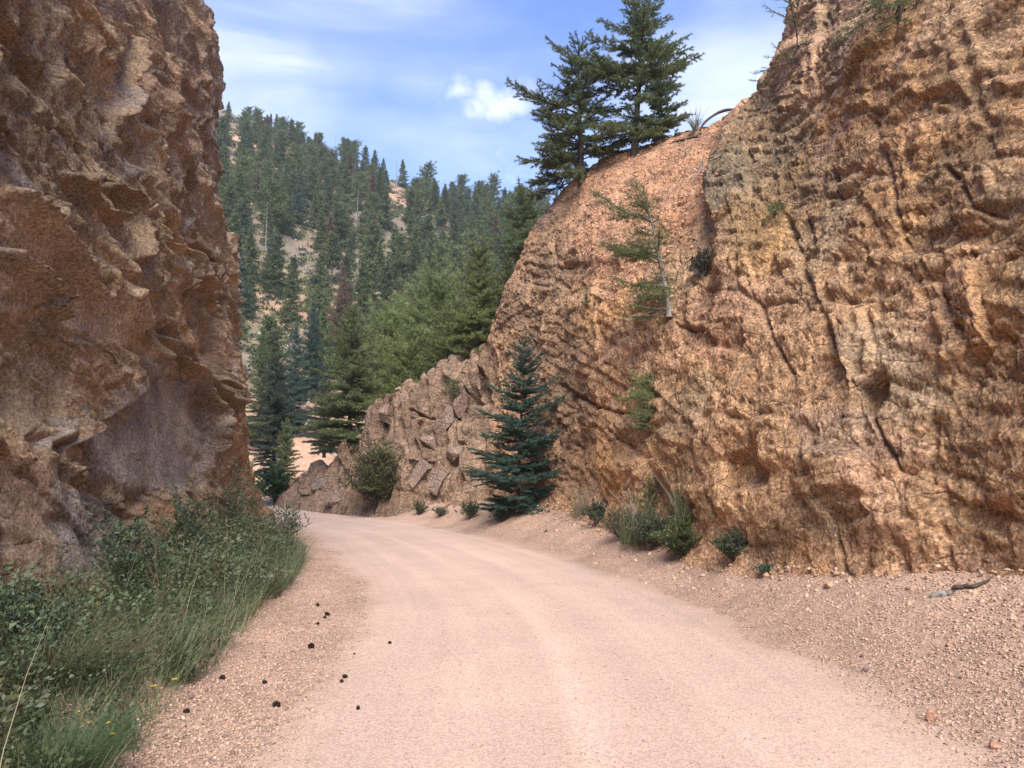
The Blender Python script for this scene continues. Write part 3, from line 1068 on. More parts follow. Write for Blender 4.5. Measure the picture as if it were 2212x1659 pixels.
def needles(A, B, per_m, ln, wd, spread, col, r, var=.25, tipcol=None, kmin=3):
    A, B = np.asarray(A), np.asarray(B)
    L = np.linalg.norm(B - A, axis=1)
    k = np.maximum(kmin, (L * per_m + r.random(len(L))).astype(int))
    idx = np.repeat(np.arange(len(A)), k)
    n = len(idx)
    u = r.random(n)[:, None]
    ax, p, q = frame(B - A)
    ax, p, q = ax[idx], p[idx], q[idx]
    base = A[idx] + (B - A)[idx] * u
    th = r.random(n)[:, None] * 2 * math.pi
    rad = p * np.cos(th) + q * np.sin(th)
    a = (spread * (.6 + .8 * r.random(n)))[:, None]
    d = ax * np.cos(a) + rad * np.sin(a)
    l = (ln * (.6 + .7 * r.random(n)))[:, None]
    side = np.cross(d, r.normal(size=(n, 3)))
    side /= np.linalg.norm(side, axis=1, keepdims=True) + 1e-9
    w = wd * (.7 + .6 * r.random(n))[:, None]
    V = np.empty((n, 3, 3))
    V[:, 0] = base - side * w / 2
    V[:, 1] = base + side * w / 2
    V[:, 2] = base + d * l
    tw = (1 + var * (r.random(len(A)) * 2 - 1))[idx]
    c = np.asarray(col)[None] * (tw * (1 + var * .7 * (r.random(n) * 2 - 1)))[:, None]
    if tipcol is not None:
        m = (r.random(len(A)) < .3)[idx][:, None] * .7
        c = c * (1 - m) + np.asarray(tipcol)[None] * m
    cc = np.repeat(c, 3, axis=0)
    return V.reshape(-1, 3), np.arange(n * 3).reshape(-1, 3), cc


def conifer(h, R, seed, crown0=.08, whorls=22, nb=5, prof=None, e0=(.1, .9), droop=.25, tipup=.15, sub=.38, step=.11, gap=.08,
            asym=None, lean=(0, 0), trunk_r=None, jit=.25, bend=.03, sub2=True, zjit=.5, branch_sides=4, bare=0.12, minseg=.03):
    """skeleton of a conifer: trunk and limbs as tubes, twigs as segments; base at the origin"""
    r = np.random.default_rng(seed)
    trunk_r = trunk_r or h * .017
    prof = prof or (lambda t: (1 - t) ** .85)
    n = 12
    s = np.linspace(0, 1, n)
    wob = np.cumsum(r.normal(size=(n, 2)) * bend * h / n ** .5, axis=0) * .35
    wob -= wob[0]
    T = np.stack([lean[0] * h * s ** 1.2 + wob[:, 0], lean[1] * h * s ** 1.2 + wob[:, 1], h * s], 1)
    wood = [tube(np.concatenate([[T[0] - [0, 0, .12 * trunk_r / .1]], T]), np.concatenate([[trunk_r * 1.5], trunk_r * (1 - .93 * s) * np.where(s == 0, 1.25, 1)]), 9)]
    A, B = [], []
    zs = np.linspace(crown0, .985, whorls)
    for wi, t0 in enumerate(zs):
        t = (t0 - crown0) / (1 - crown0)
        az0 = r.random() * 6.283
        m = nb + (1 if r.random() < .4 else 0)
        if t > .93:
            m = 3
        for b in range(m):
            if r.random() < gap:
                continue
            az = az0 + b * 6.283 / m + r.normal() * .25
            L = R * prof(t) * (1 + jit * r.normal())
            if asym is not None:
                L *= max(.05, 1 + asym[1] * math.cos(az - asym[0]))
            L = max(L, .03 * R)
            tz = np.clip(t0 + r.normal() * zjit / whorls, 0, .99)
            o = np.array([np.interp(tz, s, T[:, i]) for i in range(3)])
            el = e0[0] + (e0[1] - e0[0]) * t ** 1.5 + r.normal() * .08
            k = 6
            q = np.linspace(0, 1, k)
            dz = L * (math.tan(el) * q - droop * (1 - t) * q ** 2 + tipup * q ** 3)
            sw = r.normal() * .12 * L * q ** 2
            ca, sa = math.cos(az), math.sin(az)
            P = o + np.stack([ca * L * q - sa * sw, sa * L * q + ca * sw, dz], 1)
            br = max(.0035, trunk_r * .28 * (L / R) ** .8)
            if branch_sides:
                wood.append(tube(P, br * (1 - .8 * q), branch_sides))
            b0 = bare * (1 - t)
            for i in range(k - 1):
                if q[i + 1] > b0 + .1:
                    A.append(P[i]); B.append(P[i + 1])
            cnt = max(2, int(L * (1 - b0) / step))
            for j in range(cnt):
                u = b0 + (1 - b0) * (j + r.random() * .6) / cnt
                pp = np.array([np.interp(u, q, P[:, i]) for i in range(3)])
                for sgn in (-1, 1):
                    if r.random() < .12:
                        continue
                    l2 = L * sub * ((1 - u) ** .7 * .85 + .18) * (.7 + .6 * r.random())
                    if l2 < minseg:
                        continue
                    a2 = az + sgn * (.85 + .25 * r.normal())
                    d2 = np.array([math.cos(a2), math.sin(a2), math.tan(el) * .4 - .18 * (1 - t) + .12 * r.normal()])
                    mid = pp + d2 * l2 * .55
                    a3 = a2 - sgn * .25
                    end = mid + np.array([math.cos(a3), math.sin(a3), d2[2] + tipup]) * l2 * .45
                    A += [pp, mid]; B += [mid, end]
                    if sub2 and l2 > 2.2 * step:
                        for c in range(int(l2 / (step * .9))):
                            v = (c + .6) / (l2 / (step * .9) + .3)
                            p3 = pp + (end - pp) * min(v, 1)
                            a4 = a2 + r.choice([-1, 1]) * .9
                            d4 = np.array([math.cos(a4), math.sin(a4), d2[2] + .1 * r.normal()])
                            A.append(p3); B.append(p3 + d4 * l2 * .38 * (1.1 - v))
    # leader
    A.append(T[-2]); B.append(T[-1])
    return join(wood), np.array(A), np.array(B)


def make_conifer(name, h, R, seed, col, nd=(160, .035, .006, .9), tip=None, woodmat=None, var=.28, **kw):
    """meshes of one tree: trunk (with limbs) and crown"""
    (WV, WF), A, B = conifer(h, R, seed, **kw)
    r = np.random.default_rng(seed + 5)
    tm = make_mesh("trunk", WV, WF, woodmat or M_BARK, None, smooth=True)
    if nd is None:
        return tm, None
    V, F, c = needles(A, B, nd[0], nd[1], nd[2], nd[3], col, r, var=var, tipcol=tip)
    cm = make_mesh("crown", V, F, M_NEEDLE, c)
    return tm, cm


def plant_tree(name, meshes, loc, label, cat, group=None, rz=0.0, s=1.0):
    e = empty(name, tuple(float(v) for v in loc), rz, s)
    tag(e, label, cat, group)
    obj("trunk", meshes[0], e)
    if meshes[1] is not None:
        obj("crown", meshes[1], e)
    return e


def leaves(P, Dr, ln, wd, col, r, var=.3):
    """folded diamond leaves at P pointing along Dr"""
    n = len(P)
    ax, u, v = frame(Dr)
    th = r.random(n)[:, None] * 6.283
    s = u * np.cos(th) + v * np.sin(th)
    nrm = np.cross(ax, s)
    l = (ln * (.6 + .8 * r.random(n)))[:, None]
    w = (wd * (.6 + .8 * r.random(n)))[:, None]
    V = np.empty((n, 4, 3))
    V[:, 0] = P
    V[:, 1] = P + ax * l * .5 + s * w / 2 + nrm * w * .2
    V[:, 2] = P + ax * l - nrm * l * .12
    V[:, 3] = P + ax * l * .5 - s * w / 2 + nrm * w * .2
    c = np.asarray(col) * np.ones((n, 3)) * (1 + var * (r.random(n) * 2 - 1))[:, None]
    return V.reshape(-1, 3), np.arange(n * 4).reshape(-1, 4), np.repeat(c, 4, axis=0)


def shrub_meshes(h, R, seed, nst=14, nsub=9, nleaf=10, leaf=(.035, .018), col=(.06, .09, .035), col2=None, up=1.0, wood=None, stemw=.006, droop=.1):
    r = np.random.default_rng(seed)
    wd, P, Dn, K = [], [], [], []
    for i in range(nst):
        az = r.random() * 6.283
        rr = R * (r.random() ** .6)
        H_ = h * (1 - .45 * (rr / R) ** 2) * (.7 + .4 * r.random())
        q = np.linspace(0, 1, 6)
        S = np.stack([math.cos(az) * rr * q ** (1 + .5 * up) + r.normal() * .02 * q, math.sin(az) * rr * q ** (1 + .5 * up) + r.normal() * .02 * q, H_ * (q - droop * q ** 3)], 1)
        wd.append(tube(S, stemw * (1.2 - q), 4))
        tone = 1 + .3 * r.normal() * .6
        for j in range(nsub):
            u = .25 + .75 * (j + r.random()) / nsub
            o = np.array([np.interp(u, q, S[:, k]) for k in range(3)])
            a = r.random() * 6.283
            d = np.array([math.cos(a), math.sin(a), .5 + .6 * r.random()])
            l = R * .38 * (1.25 - u) + .12 * h * r.random()
            e = o + d * l
            wd.append(tube(np.array([o, (o + e) / 2 + r.normal(size=3) * .01, e]), [stemw * .5, stemw * .4, stemw * .25], 3))
            t = r.random(nleaf)[:, None]
            P.append(o + (e - o) * (t * .9 + .15))
            Dn.append(d * .8 + r.normal(size=(nleaf, 3)) * .7)
            K += [tone] * nleaf
    P, Dn, K = np.concatenate(P), np.concatenate(Dn), np.array(K)
    c = np.asarray(col)[None] * K[:, None]
    if col2 is not None:
        m = (r.random(len(P)) < .25)[:, None]
        c = np.where(m, np.asarray(col2)[None], c)
    V, F, cc = leaves(P, Dn, leaf[0], leaf[1], c, r)
    WV, WF = join(wd)
    return make_mesh("stems", WV, WF, wood or M_BARK, None), make_mesh("foliage", V, F, M_LEAF, cc)


def plant_shrub(name, meshes, loc, label, cat, group=None, rz=0.0, s=1.0):
    e = empty(name, tuple(float(v) for v in loc), rz, s)
    tag(e, label, cat, group)
    obj("stems", meshes[0], e)
    obj("foliage", meshes[1], e)
    return e


def blades(P, h, w, lean, col, r, var=.3, seg=3, curl=.6):
    """curved tapering grass blades"""
    n = len(P)
    h = (h * np.ones(n)) * (.6 + .7 * r.random(n))
    az = r.random(n) * 6.283
    dirv = np.stack([np.cos(az), np.sin(az), np.zeros(n)], 1)
    ln = (lean * (.4 + 1.2 * r.random(n)))[:, None]
    side = np.stack([-np.sin(az + .4), np.cos(az + .4), np.zeros(n)], 1)
    V = np.empty((n, seg + 1, 2, 3))
    for i in range(seg + 1):
        t = i / seg
        c = P + dirv * (ln * h[:, None] * (t * .4 + curl * t * t)) + np.array([0, 0, 1]) * (h * (t - .28 * curl * t * t * np.clip(ln[:, 0], 0, 1.5)))[:, None]
        ww = w * (1 - .85 * t)
        V[:, i, 0] = c - side * ww / 2
        V[:, i, 1] = c + side * ww / 2
    base = np.arange(n)[:, None] * (2 * (seg + 1)) + np.arange(seg)[None] * 2
    F = np.stack([base, base + 1, base + 3, base + 2], 2).reshape(-1, 4)
    c = np.asarray(col) * np.ones((n, 3)) * (1 + var * (r.random(n) * 2 - 1))[:, None]
    return V.reshape(-1, 3), F, np.repeat(c, 2 * (seg + 1), axis=0)


def joinc(parts):
    V, F = join([(a, b) for a, b, _ in parts])
    return V, F, np.concatenate([c for _, _, c in parts])


GREEN = np.array([.135, .155, .062])
DKGREEN = np.array([.110, .128, .056])
BLUEG = np.array([.085, .135, .100])
YELG = np.array([.20, .225, .08])
SAGE = np.array([.10, .125, .085])
OLIVE = np.array([.085, .085, .035])


def crown_round(t):
    return max(.05, (1 - t) ** .5 * (.55 + .45 * math.sin(min(1, t * 2.2 + .25) * 1.57)))


# ------------------------------------------------------------ far hillside forest
def hill_forest():
    P = []
    specs = [  # h, R, prof, crown0, colour, kwargs
        ("fir", 9, 2.2, lambda t: (1 - t) ** .8, .05, DKGREEN * 1.0, {}),
        ("fir", 9.5, 2.0, lambda t: (1 - t) ** .9, .10, GREEN, {}),
        ("fir", 7.5, 2.1, lambda t: (1 - t) ** .7, .03, DKGREEN * 1.25, {}),
        ("fir", 8.5, 2.0, lambda t: (1 - t) ** .8, .04, np.array([.10, .128, .075]), {}),
        ("pine", 9.5, 2.3, crown_round, .32, GREEN * 1.1, dict(e0=(.15, .7), gap=.25, jit=.4)),
        ("pine", 9, 2.5, crown_round, .24, GREEN * 1.25, dict(e0=(.2, .7), gap=.22, jit=.4)),
        ("pine", 8.5, 2.0, crown_round, .40, DKGREEN * 1.2, dict(e0=(.1, .7), gap=.3, jit=.45)),
        ("red", 9, 1.3, lambda t: (1 - t) ** .8, .10, np.array([.17, .085, .06]), dict(gap=.3)),
        ("snag", 10, 1.0, lambda t: (1 - t) ** .6 * .8 + .1, .15, None, dict(gap=.35)),
        ("snag", 8, .8, lambda t: (1 - t) ** .6 * .8 + .1, .2, None, dict(gap=.45)),
    ]
    for i, (kind, h, R, prof, c0, col, kw) in enumerate(specs):
        k = dict(whorls=24, nb=6, e0=(-.05, .9), droop=.2, tipup=.12, sub=.42, step=.5, gap=.1, jit=.28, sub2=False, branch_sides=3, minseg=.1, bare=.25)
        k.update(kw)
        if kind == "snag":
            k.update(whorls=20, nb=4)
        m = make_conifer(kind, h, R, 900 + i, col if col is not None else GREEN, nd=None if col is None else (11, .45, .13, .9), prof=prof, crown0=c0,
                         woodmat=M_DEAD if kind == "snag" else None, trunk_r=h * .014, **k)
        P.append((kind, h, m))
    r = np.random.default_rng(77)
    clear = [(505, 285, 34, 26), (862, 440, 42, 30), (655, 520, 36, 18), (612, 560, 24, 18), (645, 655, 34, 18), (548, 735, 26, 40), (835, 520, 26, 26), (880, 590, 26, 34),
             (600, 700, 22, 40), (700, 575, 40, 16), (650, 830, 22, 18), (545, 470, 20, 24), (930, 480, 30, 14)]
    pts = []
    tries = 0
    # skyline row first, then the slope
    for k in range(34):
        X = 462 + k * 22.5 + r.normal() * 6
        pts.append((X, 168 + r.normal() * 5, 1))
    while len(pts) < 375 and tries < 60000:
        tries += 1
        X = r.uniform(440, 1215)
        Y = 60 + 108 * r.random() ** .62
        pts.append((X, Y, 0))
        x = (X * D - 512) / FPX * Y * 1.0
        y = Y
        z = H(np.array([x]), np.array([y]))[0]
        px, py, _ = proj(np.array([[x, y, z]]))
        bx, by = px[0] / D, py[0] / D
        ok = all(((bx - cx) / rx) ** 2 + ((by - cy) / ry) ** 2 > .95 for cx, cy, rx, ry in clear)
        # crowns must not cover the clearings either
        hh = 10 * FPX / y / D
        if ok:
            ok = not any(abs(bx - cx) < rx * .5 and by - hh * .85 < cy < by for cx, cy, rx, ry in clear[:9])
        if ok:
            for (X2, Y2, _) in pts[:-1]:
                if abs(Y2 - Y) < 6 and math.hypot((X2 * D - 512) / FPX * Y2 - x, Y2 - Y) < 2.5:
                    ok = False
                    break
        if not ok:
            pts.pop()
    trees = []
    for (X, Y, sky) in pts:
        x = (X * D - 512) / FPX * Y
        trees.append([x, Y, Hs(x, Y), X, sky])
    # labels: by kind, size and rank along bands of the slope
    kinds = r.choice(len(P), len(trees), p=[.18, .17, .13, .09, .12, .10, .09, .02, .06, .04])
    sc = r.uniform(.46, .84, len(trees))
    sc[kinds >= 8] *= .75
    big = r.random(len(trees)) < .15
    sc[big] *= 1.15
    info = []
    for t, k, s in zip(trees, kinds, sc):
        if t[4]:
            k = int(r.choice([0, 1, 2, 4, 5, 6, 8], p=[.22, .22, .12, .16, .12, .1, .06]))
        px, py, _ = proj(np.array([[t[0], t[1], t[2]]]))
        info.append([k, s, px[0], py[0], t])
    bands = [("on the skyline of the far hill", lambda q: q[4][4] == 1), ("just below the skyline trees", lambda q: q[4][1] > 155), ("high on the far slope", lambda q: q[4][1] > 140),
             ("on the upper middle of the far slope", lambda q: q[4][1] > 122), ("halfway up the far slope", lambda q: q[4][1] > 104), ("on the lower middle of the far slope", lambda q: q[4][1] > 86),
             ("low on the far slope", lambda q: q[4][1] > 72), ("at the foot of the far slope", lambda q: True)]
    KN = {"fir": ("fir_tree", "fir"), "pine": ("pine_tree", "pine"), "red": ("dead_pine_tree", "dead pine"), "snag": ("dead_tree", "dead tree")}
    ordn = ["leftmost"] + [w for w in "second third fourth fifth sixth seventh eighth ninth tenth eleventh twelfth thirteenth fourteenth fifteenth sixteenth seventeenth eighteenth nineteenth twentieth".split()]
    buckets = {}
    for q in info:
        b = next(i for i, (_, f) in enumerate(bands) if f(q))
        buckets.setdefault((b, P[q[0]][0]), []).append(q)
    words = {"fir": "conical fir", "pine": "open crowned pine", "red": "reddish dying conifer", "snag": "bare grey dead trunk"}
    for (b, kd), lst in buckets.items():
        lst.sort(key=lambda q: q[2])
        for i, q in enumerate(lst):
            k, s, px, py, t = q
            if len(lst) == 1:
                lb = "only " + words[kd] + " " + bands[b][0]
            else:
                o = ordn[i] if i < len(ordn) else "number %d" % (i + 1)
                lb = ("%s %s from the left %s" % (o, words[kd], bands[b][0])) if i else "leftmost %s %s" % (words[kd], bands[b][0])
            plant_tree(KN[kd][0], P[k][2], (t[0], t[1], t[2] - .15), lb, KN[kd][1], "trees on the far hillside", rz=float(r.random() * 6.28), s=float(s))
    # low scrub and pale rocks between the trees: nobody could count them
    n = 4200
    X = r.uniform(440, 1215, n)
    Y = 56 + 120 * r.random(n) ** .7
    x = (X * D - 512) / FPX * Y
    z = H(x, Y)
    keep = fbm(P3(x, Y) * .12, 3, 55) > -.22
    x, Y, z = x[keep], Y[keep], z[keep]
    n = len(x)
    lv = 26
    rad = r.uniform(.25, .8, n)
    off = r.normal(size=(n, lv, 3)) * np.array([.5, .5, .35]) * rad[:, None, None]
    off[:, :, 2] = np.abs(off[:, :, 2])
    Pq = (np.stack([x, Y, z], 1)[:, None] + off).reshape(-1, 3)
    cpal = np.array([OLIVE, SAGE * .9, GREEN * 1.2, YELG * .8, DKGREEN])
    cq = np.repeat(cpal[r.integers(0, 5, n)], lv, axis=0)
    V, F, c = leaves(Pq, r.normal(size=(len(Pq), 3)) + [0, 0, .8], .30, .20, cq, r)
    o = obj("undergrowth", make_mesh("undergrowth", V, F, M_LEAF, c))
    tag(o, "low olive scrub scattered over the far hillside between the conifers", "scrub", kind="stuff")
    n = 900
    X = r.uniform(470, 900, n)
    Y = 70 + 90 * r.random(n)
    x = (X * D - 512) / FPX * Y
    keep = fbm(P3(x, Y) * .09, 3, 57) > .08
    x, Y = x[keep], Y[keep]
    V, F, c = stones(np.stack([x, Y, H(x, Y)], 1), r.uniform(.15, .75, len(x)), r, [(.50, .42, .34), (.44, .36, .29), (.55, .38, .27)])
    tag(obj("rocks", make_mesh("rocks", V, F, M_PEBBLE, c)), "pale rock rubble strewn over the bare patches of the far hillside", "rocks", kind="stuff")


OCT = np.array([[1, 0, 0], [0, 1, 0], [-1, 0, 0], [0, -1, 0], [0, 0, 1], [0, 0, -1]], float)
OCTF = np.array([[0, 1, 4], [1, 2, 4], [2, 3, 4], [3, 0, 4], [1, 0, 5], [2, 1, 5], [3, 2, 5], [0, 3, 5]])


def stones(P, size, r, pal):
    n = len(P)
    V = OCT[None] * (.55 + .5 * r.random((n, 6, 1)))
    V = V + r.normal(size=(n, 6, 3)) * .12
    V *= np.stack([1 + .5 * r.random(n), .7 + .4 * r.random(n), .5 + .4 * r.random(n)], 1)[:, None]
    a = r.random(n) * 6.283
    ca, sa = np.cos(a)[:, None], np.sin(a)[:, None]
    X, Y = V[:, :, 0] * ca - V[:, :, 1] * sa, V[:, :, 0] * sa + V[:, :, 1] * ca
    V = np.stack([X, Y, V[:, :, 2]], 2) * (np.asarray(size) / 2)[:, None, None] + P[:, None]
    F = (OCTF[None] + (np.arange(n) * 6)[:, None, None]).reshape(-1, 3)
    pal = np.array(pal)
    c = pal[r.integers(0, len(pal), n)] * (1 + .35 * (r.random(n) - .5))[:, None]
    return V.reshape(-1, 3), F, np.repeat(c, 6, axis=0)


hill_forest()


# ------------------------------------------------------------ trees in the middle distance
def put(X, Y, d):
    """point at traced pixel and depth"""
    return W(X * D, Y * D, d)


def mid_tree(name, X, Ytop, Ybase, d, width, col, seed, label, cat, loc=None, tip=None, nd=None, **kw):
    base = put(X, Ybase, d) if loc is None else loc
    h = px_size(Ybase - Ytop, d)
    R = px_size(width / 2, d)
    col = col * 1.15
    k = dict(whorls=int(16 + h * 2.2), nb=7, e0=(0, .9), droop=.25, tipup=.15, sub=.42, step=.16, gap=.08, branch_sides=3, crown0=.06)
    k.update(kw)
    m = make_conifer(name, h, R, seed, col, nd=nd or (120, .10, .020, .9), tip=tip, **k)
    return plant_tree(name, m, base, label, cat)


b = on("rock_face", 762, 985, 4)[0]
mid_tree("fir_tree", 752, 655, 1000, 31.5, 165, DKGREEN * 1.35, 11, "dark full fir with visible trunk standing at the left end of the low rock outcrop", "fir tree",
         prof=lambda t: (1 - t) ** .62 * (.75 + .25 * min(1, t * 5)), crown0=.12, jit=.3, tip=GREEN * 1.6)
mid_tree("fir_tree", 588, 770, 1035, 44, 125, SAGE * .62, 12, "greyish green fir beside the edge of the left cliff, above the dark round bush", "fir tree",
         prof=lambda t: (1 - t) ** .55 * (.6 + .4 * min(1, t * 4)), jit=.35, tip=SAGE)
mid_tree("fir_tree", 612, 905, 1075, 41, 75, DKGREEN * 1.4, 28, "low dark fir in front of the greyish fir near the end of the road", "fir tree", jit=.35)
mid_tree("pine_tree", 842, 652, 900, 41, 150, YELG * .9, 13, "bright yellow green bushy pine behind the low outcrop", "pine tree", prof=crown_round, e0=(.4, .9), droop=.1, tipup=.4, jit=.3,
         nd=(60, .16, .022, 1.1), tip=YELG * 1.5)
mid_tree("fir_tree", 1036, 528, 800, 27.6, 150, YELG * .75, 14, "light green conical fir growing on top of the outcrop beside the cliff edge", "fir tree",
         prof=lambda t: (1 - t) ** .6 * (.7 + .3 * min(1, t * 4)), crown0=.16, jit=.3, tip=YELG * 1.4)
mid_tree("pine_tree", 945, 588, 850, 35, 210, GREEN * 1.5, 15, "broad bushy green pine behind the outcrop, left of the light green conical fir", "pine tree", prof=crown_round, e0=(.3, .9), jit=.3,
         nd=(60, .13, .02, 1.1), tip=YELG)
mid_tree("pine_tree", 1098, 560, 760, 30.5, 110, OLIVE * 1.1, 16, "olive green shrubby pine touching the edge of the right cliff", "pine tree", prof=crown_round, e0=(.3, .9), jit=.35, tip=YELG * 1.2)
mid_tree("pine_tree", 885, 745, 900, 31.5, 110, YELG * .8, 17, "low light green pine showing over the sloping top of the outcrop", "pine tree", prof=crown_round, e0=(.4, 1), jit=.35, tip=YELG * 1.3)
mid_tree("pine_tree", 985, 660, 830, 32, 130, YELG * .65, 18, "dense green pine right behind the outcrop below the conical fir", "pine tree", prof=crown_round, e0=(.4, 1), jit=.35, tip=YELG * 1.2)
mid_tree("fir_tree", 632, 690, 930, 57, 90, BLUEG * .9, 19, "bluish fir low in the valley left of the dark full fir", "fir tree", jit=.25)
mid_tree("fir_tree", 672, 640, 900, 62, 80, BLUEG * .75, 20, "tall bluish fir low in the valley, right of the fallen grey trunk", "fir tree", jit=.25)
mid_tree("fir_tree", 700, 800, 985, 40, 90, SAGE * .7, 21, "pale bushy young fir between the fallen grey trunk and the dark full fir", "fir tree", jit=.35, tip=SAGE * 1.2)
mid_tree("fir_tree", 765, 690, 900, 52, 90, GREEN * .95, 22, "green fir directly behind the dark full fir", "fir tree", jit=.25)
mid_tree("fir_tree", 560, 700, 960, 56, 90, GREEN * .95, 23, "green fir half hidden by the left cliff low in the valley", "fir tree", jit=.25)
mid_tree("dead_pine_tree", 738, 560, 770, 70, 70, np.array([.17, .085, .065]), 24, "tall reddish brown dying conifer above the dark full fir", "dead pine", gap=.25, jit=.35, nd=(30, .16, .02, .9))
mid_tree("pine_tree", 1130, 400, 560, 34, 120, DKGREEN * 1.3, 25, "dark pine top below the left crest spruce at the cliff edge", "pine tree", prof=crown_round, jit=.35)

# fallen grey trunk in the valley
p0, p1 = put(648, 935, 48), put(700, 868, 50)
q = np.linspace(0, 1, 7)[:, None]
parts = [tube(p0 + (p1 - p0) * q, np.linspace(.10, .045, 7), 6)]
for t, dx, dz in ((.5, .5, .4), (.65, -.3, .5), (.75, .6, .1), (.9, .4, .5)):
    o_ = p0 + (p1 - p0) * t
    parts.append(tube(np.array([o_, o_ + [dx * .6, .1, dz * .6], o_ + [dx, .15, dz * .9]]), [.035, .025, .01], 4))
tag(obj("fallen_trunk", make_mesh("fallen_trunk", *join(parts), M_DEAD)), "grey bare fallen trunk leaning on the slope at the foot of the hill", "fallen trunk")

# ------------------------------------------------------------ the two spruces on the crest
r_ = np.random.default_rng(5)


def irregular(seed, n=9, lo=.55):
    rr = np.random.default_rng(seed).uniform(lo, 1.15, n)
    return lambda t: np.interp(t, np.linspace(0, 1, n), rr)


b1, _ = on("rock_face", 1366, 332, 3)
i1 = irregular(3)
d1 = b1[1]
m = make_conifer("spruce", px_size(390, d1), px_size(132, d1), 31, DKGREEN * 1.35, nd=(250, .075, .016, .95), tip=np.array([.19, .20, .07]), prof=lambda t: np.interp(t, [0, .1, .2, .3, .45, .58, .66, .78, .9, 1], [.75, .85, .5, .65, 1.08, .85, .6, .62, .4, .12]) * (.85 + .3 * i1(t) - .15),
                 crown0=.12, whorls=20, nb=6, e0=(.05, .6), droop=.30, tipup=.2, sub=.38, step=.14, gap=.30, jit=.28, lean=(.05, 0), trunk_r=.13, bare=.3)
plant_tree("spruce_tree", m, b1 - [0, 0, .15], "larger dark spruce on the crest of the right cliff, its top cut by the frame", "spruce tree", "spruces on the cliff crest")
b2, _ = on("rock_face", 1250, 398, 3)
d2 = b2[1]
i2 = irregular(8)
m = make_conifer("spruce", px_size(345, d2), px_size(135, d2), 32, DKGREEN * 1.15, nd=(250, .075, .016, .95), tip=np.array([.18, .19, .07]), prof=lambda t: np.interp(t, [0, .1, .25, .35, .5, .6, .75, .9, 1], [.72, .86, .78, .5, .6, .46, .40, .26, .08]),
                 crown0=.05, whorls=20, nb=6, e0=(-.05, .7), droop=.28, tipup=.25, sub=.38, step=.13, gap=.2, jit=.3, lean=(-.01, 0), trunk_r=.12, bare=.3, asym=(math.pi, .12))
plant_tree("spruce_tree", m, b2 - [0, 0, .15], "smaller dark spruce with wide low branches, left of the larger crest spruce", "spruce tree", "spruces on the cliff crest")
b3, _ = on("rock_face", 1432, 298, 3)
m = make_conifer("spruce", px_size(120, b3[1]), px_size(70, b3[1]), 33, DKGREEN * 1.2, nd=(300, .07, .016, .85), prof=lambda t: (1 - t) ** .4, crown0=.04, whorls=9, nb=6, sub=.4, step=.12, gap=.2, jit=.35, bare=.2)
plant_tree("spruce_sapling", m, b3 - [0, 0, .1], "low dark young spruce at the right foot of the larger crest spruce", "young spruce")

# sparse conifer on the sky line further up, and one hanging over the cliff top
b4, _ = on("rock_face", 1700, 205, 4)
m = make_conifer("conifer", 2.6, .62, 34, DKGREEN * 1.3, nd=(80, .06, .012, .8), prof=lambda t: .9, crown0=.05, whorls=9, nb=4, sub=.3, step=.16, gap=.25, jit=.5, trunk_r=.03, bare=.55, asym=(math.pi, .6), lean=(.02, 0), sub2=False)
plant_tree("sparse_conifer", m, b4 + [.35, .6, -.3], "thin sparse conifer with bare twigs against the sky at the upper cliff edge", "conifer")
b5, n5 = on("rock_face", 1935, 40, 4)
m = make_conifer("conifer", 1.5, .75, 35, DKGREEN * 1.2, nd=(130, .05, .010, .8), prof=lambda t: (1 - t) ** .4, crown0=.05, whorls=9, nb=5, sub=.4, step=.1, gap=.15, jit=.35, trunk_r=.04, e0=(-.5, .5))
plant_tree("spruce_sapling", m, b5 - n5 * .05, "dark young conifer clinging near the top of the right rock face", "young spruce")

# leaning half bare sapling on the face
b6, n6 = on("rock_face", 1442, 683, 3)
b6 = b6 - n6 * .02
d6 = b6[1]
m = make_conifer("sapling", px_size(285, d6), px_size(62, d6), 36, GREEN * 1.0, nd=(125, .045, .009, .9), tip=GREEN * 1.5, prof=lambda t: (1.0 if t < .6 else (1 - t) * 2.5) * (.3 if .05 < t < .14 or .28 < t < .4 or .6 < t < .66 else 1), crown0=.02, whorls=15, nb=5,
                 e0=(-.1, .8), droop=.1, tipup=.25, sub=.5, step=.07, gap=.1, jit=.3, asym=(math.pi * 1.02, .85), lean=(-.20, -.05), trunk_r=.055, bare=.3, woodmat=M_DEAD)
plant_tree("conifer_sapling", m, b6, "leaning conifer sapling with a pale bare trunk, green on its left side only", "conifer sapling")

# foreground blue green fir
g = ground_at(1118, 1130)
g = np.array([W(1118 * D, 470, 20.2)[0], 20.2, 0])
g[2] = Hs(g[0], g[1])
hf = W(1142 * D, 712 * D, 20.2)[2] - g[2]
wave = lambda t: (1 - t) ** .78 * (.80 + .20 * min(1, .35 + t * 4)) * (1 + .16 * math.sin(t * 40))
m = make_conifer("fir", hf, 1.30, 37, BLUEG * .9, nd=(620, .034, .009, .95), tip=BLUEG * 1.5, prof=wave, crown0=.03, whorls=18, nb=8, e0=(.05, .7), droop=.18, tipup=.18,
                 sub=.42, step=.075, gap=.10, jit=.28, lean=(.05, 0), trunk_r=.055, zjit=.28, bend=.008, bare=.12)
plant_tree("fir_tree", m, g - [0, 0, .05], "blue green young fir with layered branches standing beside the road at the cliff foot", "fir tree")


